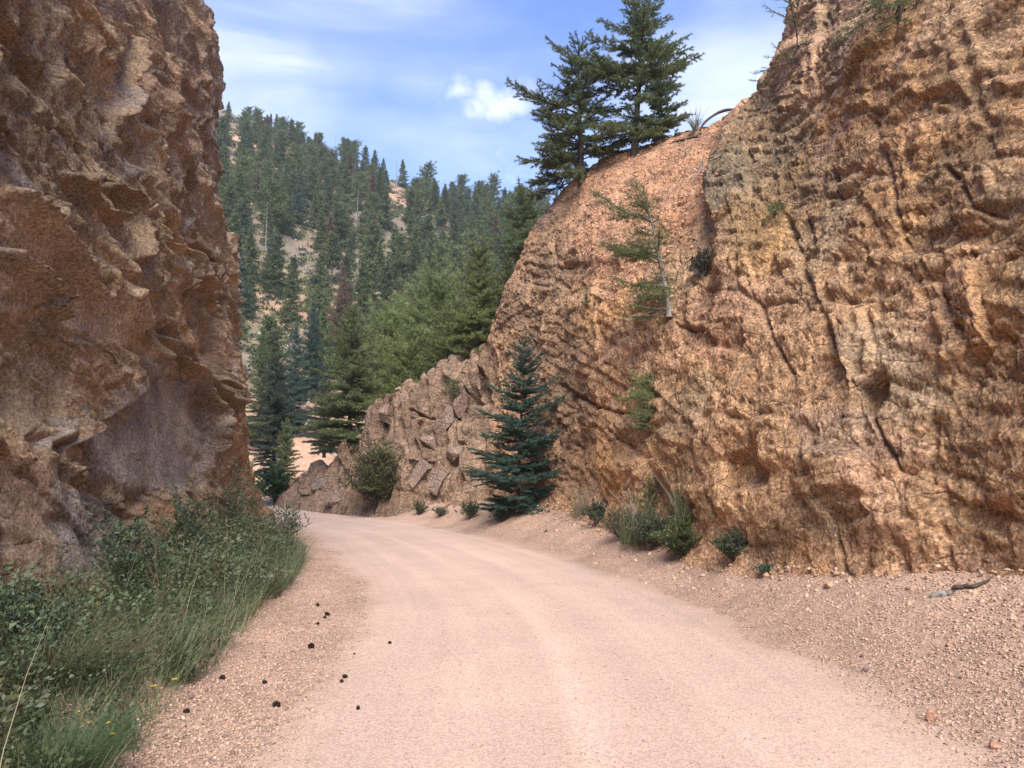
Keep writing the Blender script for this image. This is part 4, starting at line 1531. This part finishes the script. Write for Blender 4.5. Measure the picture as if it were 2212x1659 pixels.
# small conifers on the face and by the verge
def small_conifer(X, Y, hpx, wpx, seed, label, surf="rock_face", col=GREEN * 1.3, name="conifer_sapling", **kw):
    if surf:
        b, n = on(surf, X, Y, 3)
    else:
        b = foot(X, Y)
    d = b[1]
    k = dict(whorls=10, nb=5, e0=(0, .9), droop=.15, tipup=.2, sub=.42, step=.06, gap=.08, jit=.3, crown0=.02, trunk_r=.018, prof=lambda t: (1 - t) ** .55)
    k.update(kw)
    m = make_conifer(name, px_size(hpx, d), px_size(wpx / 2, d), seed, col, nd=(260, .032, .008, .9), tip=col * 1.5, **k)
    return plant_tree(name, m, b - [0, 0, .03], label, "conifer sapling")


small_conifer(1395, 920, 80, 80, 41, "small drooping conifer on a ledge of the rock face, below the leaning sapling", asym=(math.pi, .5))
small_conifer(1400, 850, 45, 80, 42, "little spreading green conifer just above the small drooping one on the rock face", col=GREEN * 1.4, asym=(math.pi, .6))
small_conifer(1402, 1122, 92, 76, 43, "dark spruce sapling among tall grass at the foot of the rock face", surf=None)
small_conifer(1462, 1165, 105, 70, 44, "dark narrow spruce sapling right of the tall grass clump", surf=None, col=DKGREEN * 1.1)
small_conifer(828, 1040, 105, 85, 45, "green young fir rising out of the olive roadside bush", surf=None, col=GREEN * 1.2)
small_conifer(1262, 655, 36, 26, 46, "tiny green seedling on the ledge left of the leaning sapling", whorls=6)
small_conifer(1668, 462, 22, 60, 47, "small green tuft of conifer high on the right rock face", whorls=5)


def shrub_at(X, Y, hpx, wpx, seed, label, name="shrub", surf=None, cat="shrub", group=None, off=0, **kw):
    if surf:
        b, n = on(surf, X, Y, 3)
    else:
        b = foot(X, Y)
    d = b[1]
    k = dict(nst=16, nsub=9, nleaf=12, leaf=(.045, .022), col=(.06, .09, .035))
    k.update(kw)
    m = shrub_meshes(px_size(hpx, d), px_size(wpx / 2, d), seed, **k)
    return plant_shrub(name, m, b - np.array([0, 0, .03]), label, cat, group)


shrub_at(812, 1116, 175, 165, 51, "olive brown roadside bush in front of the low outcrop", col=OLIVE * 1.15, col2=(.10, .075, .04), nst=60, leaf=(.07, .035), nleaf=18)
shrub_at(795, 1060, 120, 80, 52, "thin brownish bush on the rock just left of the olive bush", col=OLIVE * .9, col2=(.11, .08, .05), nst=20, surf="rock_face", nleaf=7)
shrub_at(592, 1092, 88, 92, 53, "dark green round bush at the bend where the road disappears", col=(.035, .075, .03), nst=44, leaf=(.10, .06), nleaf=14)
shrub_at(980, 868, 75, 75, 54, "green shrub with bare grey twigs in a notch of the outcrop top", surf="rock_face", col=GREEN * 1.2, nst=18, nleaf=8)
shrub_at(1515, 592, 66, 80, 55, "dark twiggy shrub on the rock face right of the leaning sapling", surf="rock_face", col=(.06, .06, .035), nst=26, nleaf=8, wood=M_DEAD)
shrub_at(1578, 1214, 75, 90, 56, "low blue green shrub at the foot of the right rock face", col=(.09, .11, .06), nst=30, leaf=(.03, .012), nleaf=14)
shrub_at(1652, 1232, 18, 40, 57, "tiny blue green plant on the gravel right of the low shrub", col=(.10, .13, .08), nst=12, nsub=4)
shrub_at(1408, 1190, 90, 110, 64, "grey green leafy weeds in the middle of the plants under the rock face", col=(.09, .11, .06), nst=36, nleaf=15, leaf=(.035, .014))
shrub_at(1285, 1130, 50, 70, 65, "small grey green weed between the blue green fir and the tall grass", col=(.09, .10, .06), nst=18)
shrub_at(1470, 1212, 110, 115, 58, "leafy yellow green weed at the foot of the grass clump by the rock face", col=(.075, .11, .04), col2=(.16, .15, .05), nst=40, nleaf=16, leaf=(.035, .016))
shrub_at(1340, 1168, 85, 150, 59, "pale green weed clump left of the tall seeding grass", col=(.075, .095, .055), nst=26, leaf=(.035, .012))
shrub_at(1015, 1122, 45, 60, 60, "small green weed at the foot of the outcrop left of the blue green fir", col=(.07, .095, .045), nst=16)
shrub_at(905, 1112, 35, 40, 61, "small yellowish weed at the foot of the jointed slabs", col=(.10, .11, .05), nst=12)
shrub_at(950, 1118, 28, 40, 62, "little grassy weed between the two other weeds under the outcrop", col=(.08, .10, .05), nst=12, leaf=(.05, .01))
shrub_at(1085, 1128, 26, 50, 63, "low weed touching the left side of the blue green fir", col=(.06, .09, .045), nst=12)
# leafy sprays growing up the left cliff foot
for i, (x, y, h, w, lb) in enumerate([(-4.35, 8.2, 1.25, .38, "tall leafy shrub on the left cliff foot, nearest of the three sprays"),
                                      (-4.85, 10.6, 1.35, .45, "leafy shrub in front of the brown wedge at the left cliff foot"),
                                      (-5.0, 13.2, 1.75, .62, "tallest leafy shrub at the left cliff foot, farthest along"),
                                      (-3.75, 5.6, .8, .35, "leafy shrub at the left edge of the view against the cliff"),
                                      (-4.9, 15.6, 1.0, .6, "rounded leafy shrub low at the far end of the left verge")]):
    m = shrub_meshes(h, w, 70 + i, nst=13, nsub=12, nleaf=13, leaf=(.042, .022), col=(.09, .135, .07), col2=(.14, .175, .095), up=.4)
    plant_shrub("shrub", m, (x + .3, y, Hs(x + .3, y) - .03), lb, "shrub", "leafy shrubs at the left cliff foot")


# ------------------------------------------------------------ ground plants of the left verge
def edge_x(y):
    return np.interp(y, [-6, 2.5, 4.0, 5.2, 6.2, 7.2, 8.5, 11, 14, 16, 18.5], [-1.6, -1.75, -1.95, -2.3, -2.35, -2.55, -2.75, -3.1, -3.75, -4.5, -6.2])


def wall_x(y):
    return np.interp(y, [-6, 2, 5, 8, 11, 14, 17, 20], [-4.3, -4.2, -4.2, -4.35, -4.8, -5.4, -5.9, -6.4])


def sample_verge(n, r, p=1.0, ymin=-1.0, ymax=17.5, inset=0.0):
    y = ymin + (ymax - ymin) * r.random(n * 2) ** 1.25
    x = wall_x(y) + (edge_x(y) - inset - wall_x(y)) * r.random(n * 2) ** .9
    wob = .22 * fbm(P3(x * 0, y * 1.4), 3, 93) + .1 * fbm(P3(x * 0, y * 5), 2, 94)
    ok = x < edge_x(y) + wob - inset
    x, y = x[ok][:n], y[ok][:n]
    return x, y


def verge_plants():
    r = np.random.default_rng(91)
    # leafy herbs
    n = 3300
    x, y = sample_verge(n, r)
    dens = fbm(P3(x, y) * 1.3, 3, 95)
    keep = dens > -.45
    x, y = x[keep], y[keep]
    n = len(x)
    z = H(x, y)
    tone = fbm(P3(x, y) * 1.1, 3, 96)
    hh = (.10 + .24 * r.random(n) + .14 * np.clip(fbm(P3(x, y) * .9, 2, 97), -1, 1) * 1.6) * (.65 + .5 * np.clip((edge_x(y) - x) / 1.5, 0, 1) * 1.5)
    hh = np.clip(hh * 1.45, .07, .95)
    k = 52
    t = r.random((n, k)) ** .7
    az = r.random((n, k)) * 6.283
    sp = hh[:, None] * (.25 + .5 * r.random((n, k))) * t
    Px = x[:, None] + np.cos(az) * sp
    Py = y[:, None] + np.sin(az) * sp
    Pz = z[:, None] + hh[:, None] * t + .01
    Pq = np.stack([Px, Py, Pz], 2).reshape(-1, 3)
    Dq = np.stack([np.cos(az), np.sin(az), .25 + .6 * r.random((n, k))], 2).reshape(-1, 3)
    pal = np.array([(.11, .145, .075), (.135, .175, .10), (.075, .115, .068), (.17, .195, .125), (.15, .155, .075), (.21, .20, .11)])
    ci = np.clip(((tone + .5) * 5 + r.normal(size=n) * .8).astype(int), 0, 5)
    cq = np.repeat(pal[ci] * np.array([.80, .82, .72]), k, axis=0)
    ls = np.repeat(.45 + 1.1 * r.random(n) ** 1.8 + .35 * (tone > .15), k)
    V, F, c = leaves(Pq, Dq, .031 * ls, .017 * ls, cq, r)
    # stems
    parts = [(V, F, c)]
    tag(obj("undergrowth", make_mesh("undergrowth", *[parts[0][0], parts[0][1]], M_LEAF, parts[0][2])), "dense leafy green weeds covering the left verge under the cliff", "undergrowth", kind="stuff")
    # grass
    n = 23000
    x, y = sample_verge(n, r, inset=-.04)
    gd = fbm(P3(x, y) * 1.2, 3, 98)
    keep = gd + .5 * r.random(len(x)) > 0.05
    x, y = x[keep], y[keep]
    n = len(x)
    P = np.stack([x, y, H(x, y) - .01], 1)
    pal = np.array([(.15, .175, .08), (.19, .20, .10), (.11, .14, .065), (.30, .26, .15), (.38, .31, .19)])
    cq = pal[r.choice(5, n, p=[.32, .24, .24, .13, .07])]
    V, F, c = blades(P, .22 + .16 * np.clip(fbm(P3(x, y) * .8, 2, 99) + .3, 0, 1), .0065, .75, cq, r)
    # long dry stems with seed heads
    n = 650
    x, y = sample_verge(n, r, inset=.05)
    n = len(x)
    P = np.stack([x, y, H(x, y)], 1)
    V2, F2, c2 = blades(P, .45 + .4 * r.random(len(P)), .0055, .5, np.array([(.34, .28, .17), (.24, .22, .11), (.20, .16, .09)])[r.integers(0, 3, len(P))], r, seg=3)
    # bank of softer grass at the far end of the verge
    m = 4500
    y3 = 9.5 + 7.5 * r.random(m)
    x3 = edge_x(y3) - 1.3 * r.random(m) ** 1.3 + .05
    P = np.stack([x3, y3, H(x3, y3) - .01], 1)
    V3, F3, c3 = blades(P, .26 + .25 * r.random(len(P)) ** 2, .009, .9, np.array([(.085, .11, .045), (.12, .14, .065), (.16, .16, .08)])[r.integers(0, 3, m)], r)
    V, F, c = joinc([(V, F, c), (V2, F2, c2), (V3, F3, c3)])
    tag(obj("grass", make_mesh("grass", V, F, M_LEAF, c)), "long green and dry grass growing through the left verge", "grass", kind="stuff")


verge_plants()


def tuft(name, X, Y, hgt, R, n, cols, seed, label, w=.006, lean=1.1, loc=None, heads=0, cat="grass tuft", group=None, wleaf=None):
    r = np.random.default_rng(seed)
    b = foot(X, Y) if loc is None else np.array(loc)
    a = r.random(n) * 6.283
    q = R * r.random(n) ** .7
    P = np.stack([np.cos(a) * q, np.sin(a) * q, np.zeros(n) - .01], 1)
    cols = np.array(cols)
    V, F, c = blades(P, hgt, w, lean, cols[r.integers(0, len(cols), n)], r)
    e = tag(empty(name, tuple(b)), label, cat, group)
    obj("blades", make_mesh("blades", V, F, M_LEAF, c), e)
    if heads:
        A, B, st = [], [], []
        for i in range(heads):
            az = r.random() * 6.283
            o = np.array([math.cos(az) * R * .6 * r.random(), math.sin(az) * R * .6 * r.random(), 0])
            L = hgt * (1.1 + .5 * r.random())
            ln = .15 + .35 * r.random()
            t = np.linspace(0, 1, 6)
            S = o + np.stack([math.cos(az) * L * ln * t ** 2, math.sin(az) * L * ln * t ** 2, L * (t - .1 * t ** 3)], 1)
            st.append(tube(S, .0028 * (1.2 - t * .7), 3))
            A.append(S[-2] * .45 + S[-1] * .55); B.append(S[-1] + (S[-1] - S[-2]) * .25)
        obj("stalks", make_mesh("stalks", *join(st), M_DEAD), e)
        V, F, c = needles(np.array(A), np.array(B), 420, .022, .006, .5, np.array([.40, .32, .2]), r)
        obj("seed_heads", make_mesh("seed_heads", V, F, M_NEEDLE, c), e)
    return e


PALE = [(.20, .18, .09), (.13, .14, .06), (.25, .21, .12)]
FRESH = [(.07, .11, .04), (.09, .13, .05), (.06, .095, .04)]
tuft("grass_tuft", 0, 0, .46, .10, 700, PALE, 1, "pale yellowish grass tussock in the weeds below the left cliff", loc=(-3.05, 5.25, Hs(-3.05, 5.25)), group="grass tufts by the road", lean=1.4)
tuft("grass_tuft", 0, 0, .34, .14, 900, FRESH, 2, "dense fresh green grass tussock in the lower left corner", loc=(-2.22, 3.95, Hs(-2.22, 3.95)), group="grass tufts by the road", w=.005)
tuft("grass_tuft", 0, 0, .32, .10, 420, FRESH + PALE[:1], 3, "green grass tuft leaning over the gravel halfway along the left verge", loc=(-2.75, 6.6, Hs(-2.75, 6.6)), group="grass tufts by the road")
tuft("tall_grass", 1385, 1175, 0.62, .38, 520, FRESH + PALE, 4, "tall seeding grass clump around the dark spruce sapling under the rock face", heads=34, w=.009, lean=.5, group="grass tufts by the road")
tuft("tall_grass", 1475, 1170, 0.85, .14, 130, FRESH + PALE, 5, "tall single grass clump rising above the right weeds with bent stalks", heads=14, w=.010, lean=.35, group="grass tufts by the road")
tuft("tall_grass", 1252, 1118, .55, .18, 160, PALE, 6, "dry tan grass just right of the blue green fir", heads=16, w=.009, lean=.6, group="grass tufts by the road")
b, _ = on("rock_face", 1502, 272, 3)
tuft("yucca", 0, 0, .62, .07, 90, [(.19, .19, .13), (.25, .23, .17), (.10, .12, .07)], 7, "spiky pale yucca on the skyline between the crest spruces and the curved root", loc=b - [0, 0, .05], w=.022, lean=.55, cat="yucca")
for i, (x, y, h) in enumerate([(-3.55, 6.1, 1.05), (-3.3, 7.4, .9)]):
    r = np.random.default_rng(300 + i)
    st = []
    z = Hs(x, y)
    for k in range(3):
        t = np.linspace(0, 1, 7)
        az = r.random() * 6.28
        sp = np.stack([x + .22 * h * math.cos(az) * t ** 2 + .01 * r.normal(size=7), y + .2 * math.sin(az) * t ** 2, z + h * (1 - .15 * k) * t], 1)
        st.append(tube(sp, .0042 * (1.3 - t), 5))
        for j in range(5):
            o_ = sp[2 + j % 4]
            a = r.random() * 6.28
            st.append(tube(np.array([o_, o_ + [math.cos(a) * .07, math.sin(a) * .07, .08], o_ + [math.cos(a) * .1, math.sin(a) * .1, .18]]), [.003, .0025, .0015], 3))
    tag(obj("dry_stalk", make_mesh("dry_stalk", *join(st), M_STALK)), ["tall brown dry weed stalk standing against the grey slab of the left cliff", "shorter dry weed stalk right of the tall brown one"][i], "dry stalk")

# yellow wildflowers
M_YEL = surface_mat("yellow_petals", color=(.75, .50, .03), attr=False, grain_amt=0, patch_amt=0, bump=(), rough=.6)
fl = [(222, 1590, "leftmost yellow flower at the gravel edge in the lower left"), (200, 1582, "yellow flower beside the leftmost one near the gravel edge"), (325, 1498, "yellow flower at the tip of the weeds nearest the gravel"),
      (368, 1482, "yellow flower farther right on the weed edge"), (168, 1566, "yellow flower low among the weeds above the fresh green tussock"), (235, 1612, "yellow flower lowest at the gravel edge"),
      (20, 1535, "yellow flower at the left border above the fresh green tussock"), (12, 1480, "upper yellow flower at the left border")]
for i, (X, Y, lb) in enumerate(fl):
    r = np.random.default_rng(400 + i)
    b = ground_at(X, Y + 45)
    e = tag(empty("wildflower", tuple(b), r.random() * 6), lb, "flower", "yellow wildflowers in the left verge")
    hh = .16
    t = np.linspace(0, 1, 4)
    obj("stem", make_mesh("stem", *tube(np.stack([.02 * t ** 2, t * 0, hh * t], 1), .0018, 4), M_LEAF, np.array([.07, .1, .04])), e)
    a = np.arange(9) * .698
    dr = np.stack([np.cos(a), np.sin(a), np.full(9, .35)], 1)
    V, F, c = leaves(np.tile([[.02, 0, hh]], (9, 1)), dr, .020, .010, (1, 1, 1), r)
    obj("petals", make_mesh("petals", V, F, M_YEL), e)


# ------------------------------------------------------------ loose things
def rock_mesh(size, seed, sub=3, flat=1.0, cuts=9):
    """angular stone: a sphere cut by planes, roughened"""
    import bmesh
    bm = bmesh.new()
    bmesh.ops.create_icosphere(bm, subdivisions=sub, radius=1.0)
    V = np.array([v.co[:] for v in bm.verts])
    F = np.array([[v.index for v in f.verts] for f in bm.faces])
    bm.free()
    r = np.random.default_rng(seed)
    Rm = np.linalg.qr(np.eye(3) + .5 * r.normal(size=(3, 3)))[0]
    cutn = [sg * Rm[:, i] for i in range(3) for sg in (-1, 1)] + [r.normal(size=3) for _ in range(cuts)]
    for ci, n in enumerate(cutn):
        n = n / np.linalg.norm(n)
        dd = r.uniform(.42, .58) if ci < 6 else r.uniform(.52, .72)
        k = V @ n - dd
        V = V - np.clip(k, 0, None)[:, None] * n
    V *= 1.35 * (1 + .07 * fbm(V * 2.5 + seed, 5, seed)[:, None])
    V *= np.array(size)
    c = np.array([.29, .205, .155])[None] * (1 + .25 * fbm(V * 4 / max(size) + seed * 3, 3, 7))[:, None]
    return V, F, c


def boulder(X, Y, size, seed, label, rot, surf="rock_face", tint=(1, 1, 1), name="boulder", cat="boulder", group=None, mat=None, sink=0.0, d=None):
    if surf:
        b, n = on(surf, X, Y, 3)
        b = b - n * min(size) * .05
    else:
        b = ground_at(X, Y)
        b = b + [0, 0, size[2] * .35 - sink]
    V, F, c = rock_mesh(size, seed, 3 if max(size) < .3 else 5)
    o = obj(name, make_mesh(name, V, F, mat or (M_ROCK2 if surf else M_STONE), c * (1.2 * (.5 + .5 * np.array(tint)) if surf else np.array(tint)), smooth=False), None, tuple(float(q) for q in b))
    o.rotation_euler = rot
    return tag(o, label, cat, group)


G1 = "loose blocks on the outcrop"
boulder(905, 1015, (.34, .34, .60), 1, "tilted grey brown slab, lowest of the loose blocks on the outcrop", (.15, .55, .2), tint=(.85, .82, .85), group=G1)
boulder(945, 1030, (.30, .34, .62), 2, "long tilted block right beside the lowest slab on the outcrop", (.1, .45, .5), tint=(.8, .76, .76), group=G1)
boulder(965, 905, (.32, .3, .62), 3, "dark upright block wedged under the top of the outcrop", (.1, .4, .1), tint=(.72, .66, .68), group=G1)
boulder(1000, 870, (.28, .3, .6), 4, "tall narrow block right of the dark wedged one", (0, .25, .3), tint=(.7, .62, .62), group=G1)
boulder(930, 950, (.42, .3, .22), 5, "flat pale block lying across the middle of the outcrop", (.2, .5, .4), tint=(1, .9, .88), group=G1)
boulder(975, 975, (.4, .3, .26), 6, "squat broken block above the long tilted one", (.5, -.4, .9), tint=(.9, .8, .76), group=G1)
boulder(828, 892, (.30, .34, .38), 7, "rounded knob of rock standing on the crest of the outcrop", (0, 0, 0), tint=(1.05, .9, .75), group=G1)
boulder(690, 1040, (.42, .4, .34), 8, "blue grey fractured rock at the far left tip of the outcrop", (.3, .2, .5), tint=(.8, .92, 1.15), group=G1)
boulder(655, 1052, (.36, .4, .26), 9, "pale cracked rock left of the blue grey one at the outcrop tip", (.1, .3, 1.5), tint=(1.1, 1.08, 1.0), group=G1)
boulder(720, 1075, (.5, .4, .4), 10, "brown rock at the road's edge below the blue grey one", (.5, .2, .1), tint=(.85, .8, .8), group=G1)
G2 = "rocks at the foot of the left cliff"
boulder(566, 1092, (.30, .34, .46), 11, "upper slab leaning out at the far corner of the left cliff", (.1, -.6, .3), surf=None, tint=(1.0, .82, .62), group=G2, sink=-.55)
boulder(572, 1128, (.34, .4, .40), 12, "lower slab leaning at the far corner of the left cliff beside the road", (.1, -.7, .6), surf=None, tint=(.95, .78, .6), group=G2, sink=-.05)
boulder(545, 1120, (.45, .5, .5), 13, "brown block behind the leaning slabs at the left cliff corner", (.3, -.4, 1.0), surf=None, tint=(.9, .75, .6), group=G2, sink=0)

G3 = "stones on the right bank"
st = [(2013, 1560, .055, "upright pink stone standing nearest the camera on the right bank"), (1797, 1428, .04, "small pink stone where the road meets the right bank"), (1862, 1424, .032, "dark little stone right of the small pink one"),
      (1870, 1452, .04, "pale flat stone just below the dark little one"), (2170, 1410, .05, "pale stone high on the right bank near the frame edge"), (1792, 1270, .09, "whitish stone at the foot of the rock face near the frame's lower right"),
      (2150, 1620, .055, "flat tan stone in the lower right corner"), (1690, 1240, .07, "tan stone right of the tiny blue green plant"), (1180, 1150, .08, "dark stone on the verge right of the blue green fir"),
      (2050, 1395, .04, "pink stone in the middle of the right bank"), (1860, 1525, .035, "pale stone on the smooth sand edge"), (1560, 1290, .05, "small stone on the bank left of the rock face foot")]
for i, (X, Y, s, lb) in enumerate(st):
    tint = (.55, .5, .5) if "dark" in lb else ((1.7, 1.6, 1.5) if ("pale" in lb or "whitish" in lb) else (1.5, 1.15, 1.0))
    boulder(X, Y, (s * .8, s * .6, s * (1.1 if "upright" in lb else .5)), 40 + i, lb, (0, 0, i * .9), surf=None, tint=tint, name="stone", cat="stone", group=G3)


def cone_mesh():
    """small dark cone with overlapping scales"""
    r = np.random.default_rng(3)
    parts = []
    nu, nvv = 14, 9
    th = np.linspace(0, 6.283, nu, endpoint=False)
    ph = np.linspace(.02, math.pi - .02, nvv)
    V = np.array([[math.sin(p) * math.cos(t) * .8, math.sin(p) * math.sin(t) * .8, math.cos(p)] for t in th for p in ph])
    i = (np.arange(nu)[:, None] * nvv + np.arange(nvv - 1)[None]).ravel()
    j = (((np.arange(nu) + 1) % nu)[:, None] * nvv + np.arange(nvv - 1)[None]).ravel()
    parts.append((V * .85, np.stack([i, j, j + 1, i + 1], 1)))
    for k in range(70):
        p = math.acos(1 - 2 * (k + .5) / 70)
        t = k * 2.39996
        n = np.array([math.sin(p) * math.cos(t), math.sin(p) * math.sin(t), math.cos(p)])
        o = n * np.array([.75, .75, .95])
        u = np.cross(n, [0, 0, 1.])
        u /= np.linalg.norm(u) + 1e-9
        w = np.cross(u, n)
        q = np.array([o - u * .16, o + u * .16, o + n * .25 + w * .2 + u * .12, o + n * .25 + w * .2 - u * .12])
        parts.append((q, np.array([[0, 1, 2, 3]])))
    V, F = join(parts)
    return make_mesh("pine_cone", V * .022, F, M_CONE)


CM = cone_mesh()
cones = [(672, 1403, 1.35, "large black cone in the middle of the gravel strip beside the left verge"), (597, 1530, 1.15, "black cone nearest the camera on the left gravel strip"), (773, 1538, .9, "flat dark cone lying alone on the sand nearest the road's centre"),
         (745, 1467, .9, "dark cone in the pair at the sand edge, the lower one"), (738, 1474, .7, "small dark cone touching its larger neighbour at the sand edge"), (842, 1391, .75, "small dark cone farthest right on the sand"),
         (572, 1478, .85, "brown cone between the weeds and the nearest black cone"), (707, 1331, 1.25, "dark cone above the large black one, close to the verge bend"), (702, 1337, .8, "small cone tucked beside the dark one near the verge bend"),
         (686, 1311, 1.0, "dark cone nearest the far grass bank"), (765, 1415, .5, "tiny dark speck of cone right of the large black cone"), (686, 1350, .8, "brown cone below the dark pair near the verge bend"),
         (402, 1548, .9, "dark cone against the weed edge in the lower left"), (480, 1470, 1.0, "dark cone lying right at the weed edge")]
for i, (X, Y, s, lb) in enumerate(cones):
    o = obj("pine_cone", CM, None, tuple(ground_at(X, Y) + [0, 0, .012 * s]))
    o.scale = (s, s, s * (.55 if "flat" in lb else 1))
    o.rotation_euler = (1.2 + .3 * i, .3 * i, i)
    tag(o, lb, "cone", "dark cones on the left gravel strip")


def wood(name, pts, rad, label, cat, sides=7, mat=None, twigs=0, seed=0, k=14):
    r = np.random.default_rng(seed)
    P = spline(np.array(pts), k)
    P = P + r.normal(size=P.shape) * rad[0] * .18
    parts = [tube(P, np.linspace(rad[0], rad[1], k) * (1 + .15 * r.normal(size=k)), sides)]
    for j in range(twigs):
        o_ = P[r.integers(k // 3, k)]
        d_ = r.normal(size=3) * .12 + [0, -.02, .06]
        parts.append(tube(np.array([o_, o_ + d_ * .6, o_ + d_ * 1.2 + r.normal(size=3) * .02]), [rad[1] * .7, rad[1] * .5, rad[1] * .2], 4))
    return tag(obj(name, make_mesh(name, *join(parts), mat or M_BARK, None, smooth=True)), label, cat)


def onp(pts, off=.03):
    return [on("rock_face", X, Y, 3)[0] + np.array([0, -off, off]) for X, Y in pts]


a_ = on("rock_face", 1520, 285, 3)[0]
dd = a_[1] - .1
wood("curved_root", [put(1512, 282, dd), put(1522, 265, dd), put(1545, 247, dd), put(1570, 238, dd - .1), (put(1595, 238, dd - .4)), put(1612, 243, dd - .7)], (.030, .050), "dark arching root on the skyline below the upper cliff", "root", twigs=3, seed=1)
wood("dead_branch", onp([(1448, 305), (1470, 300), (1500, 292), (1512, 284)], .02), (.02, .04), "dark root lying on the soil left of the arching root", "branch", seed=2)
wood("dead_branch", onp([(1488, 400), (1498, 382), (1508, 368), (1512, 345)], .05), (.012, .02), "whitish bare stick on the red soil slope below the arching root", "branch", mat=M_DEAD, twigs=3, seed=3)
wood("dead_branch", onp([(1533, 352), (1550, 340), (1562, 322)], .05), (.012, .018), "dark thin stick right of the whitish one on the soil slope", "branch", seed=4)
wood("dead_branch", onp([(1415, 450), (1420, 420), (1428, 400)], .25), (.012, .006), "bare pale twig rising beside the top of the leaning sapling", "branch", mat=M_DEAD, seed=5, twigs=2)
g0 = [ground_at(X, Y) + [0, 0, .02] for X, Y in ((2060, 1283), (2085, 1278), (2110, 1272), (2138, 1262))]
wood("dead_branch", g0, (.022, .014), "dark weathered stick lying at the foot of the right rock face", "branch", seed=6)
g0 = [ground_at(X, Y) + [0, 0, .015] for X, Y in ((2015, 1293), (2040, 1286), (2062, 1284))]
wood("dead_branch", g0, (.035, .02), "grey flat piece of wood left of the dark weathered stick", "branch", mat=M_DEAD, seed=7)
for i, (X, Y, w) in enumerate([(1180, 405, 40), (1195, 412, 30)]):
    p = on("rock_face", X + 10, Y + 12, 4)[0]
    wood("dead_branch", [p, p + [-.2, -.1, .12], p + [-.5, -.15, .1 + .1 * i], p + [-.8, -.1, .16 + .1 * i]], (.016, .006), ["bare grey twig below the smaller crest spruce, the lower one", "bare grey twig below the smaller crest spruce, the upper one"][i], "branch", mat=M_DEAD, twigs=5, seed=8 + i)


# ------------------------------------------------------------ gravel
def gravel():
    r = np.random.default_rng(55)
    n = 230000
    th = np.radians(r.uniform(-44, 44, n))
    d = 2.6 * (24 / 2.6) ** (r.random(n) ** 1.15)
    x, y = d * np.sin(th), d * np.cos(th)
    s = road_dist(x, y)
    out = (np.abs(s) - 1.95)
    pk = np.clip(.55 + .8 * out, .0, 1) ** 1.6
    pk = np.maximum(pk, .13)
    ok = r.random(n) < pk
    ok &= (x > wall_x(np.clip(y, -6, 20)) - .2)
    ok &= ~((s > 0) & (s > 4.6))
    x, y, d, s = x[ok], y[ok], d[ok], s[ok]
    n = len(x)
    size = .010 + .024 * r.random(n) ** 2.2 + .035 * r.random(n) ** 10 * np.clip((np.abs(s) - 2) / 1.5, 0, 1.6)
    size = np.where(np.abs(s) < 1.9, size * .55, size)
    P = np.stack([x, y, H(x, y) + size * .12], 1)
    V, F, c = stones(P, size, r, [(.50, .335, .24), (.54, .37, .27), (.46, .29, .20), (.58, .42, .31), (.36, .23, .165), (.26, .17, .13), (.52, .34, .23)])
    tag(obj("gravel", make_mesh("gravel", V, F, M_PEBBLE, c)), "loose pink granite gravel along both sides of the road", "gravel", kind="stuff")
    # larger broken pieces gathered at the foot of the rock face
    n = 2600
    y = r.uniform(2.5, 23, n)
    bx = np.interp(y, [2, 5.6, 7.0, 8.1, 9.3, 10.8, 12.4, 14.2, 16.2, 18.2, 20.2, 22, 23.4], [5.4, 5.0, 4.55, 4.0, 3.5, 3.1, 2.75, 2.35, 1.9, 1.4, .8, .15, -.7])
    x = bx + .15 - np.abs(r.normal(size=n)) * .55
    sz = .025 + .10 * r.random(n) ** 4
    z = H(x, y) - sz * .05
    near = x > bx - .45
    z = z + np.where(near, np.clip(x - bx + .45, 0, .6) * .35, 0)
    T = stones(np.stack([x, y, z], 1), sz, r, [(.50, .32, .21), (.54, .36, .25), (.46, .29, .18), (.40, .26, .18), (.52, .38, .28)])
    # flakes and rubble on the talus at the foot of the rock face and on the soil slope
    V0, px, py, dd, nn = SURF["rock_face"]
    psd = poly_sd(px, py, SR_SOIL) + 14 * fbm(V0 * 1.2, 3, 900)
    m = np.where((r.random(len(px)) < sstep(-12, 25, psd)) & (V0[:, 2] > 3))[0]
    m = r.choice(m, min(3800, len(m)), replace=False)
    sz = .03 + .10 * r.random(len(m)) ** 3
    B = stones(V0[m] + r.normal(size=(len(m), 3)) * [.06, .04, .03], sz, r, [(.56, .30, .175), (.62, .37, .23), (.48, .26, .15)])
    V, F, c = joinc([T, B])
    tag(obj("rubble", make_mesh("rubble", V, F, M_PEBBLE, c)), "broken flakes of rock on the red soil slope and along the foot of the right rock face", "rubble", kind="stuff")


gravel()


# ------------------------------------------------------------ air
def haze():
    x0, x1, y0, y1, z0, z1 = -420, 420, -60, 420, -30, 175
    V = np.array([[x, y, z] for x in (x0, x1) for y in (y0, y1) for z in (z0, z1)], float)
    F = np.array([[0, 1, 3, 2], [4, 6, 7, 5], [0, 4, 5, 1], [2, 3, 7, 6], [0, 2, 6, 4], [1, 5, 7, 3]])
    m, nt, N, L = new_mat("air")
    out = N('ShaderNodeOutputMaterial')
    v = N('ShaderNodeVolumePrincipled')
    v.inputs['Color'].default_value = (.93, .95, .96, 1)
    v.inputs['Density'].default_value = .0005
    v.inputs['Anisotropy'].default_value = .2
    L(v.outputs[0], out.inputs['Volume'])
    tag(obj("haze", make_mesh("haze", V, F, m)), "thin pale air over the valley", "haze", kind="stuff")


haze()
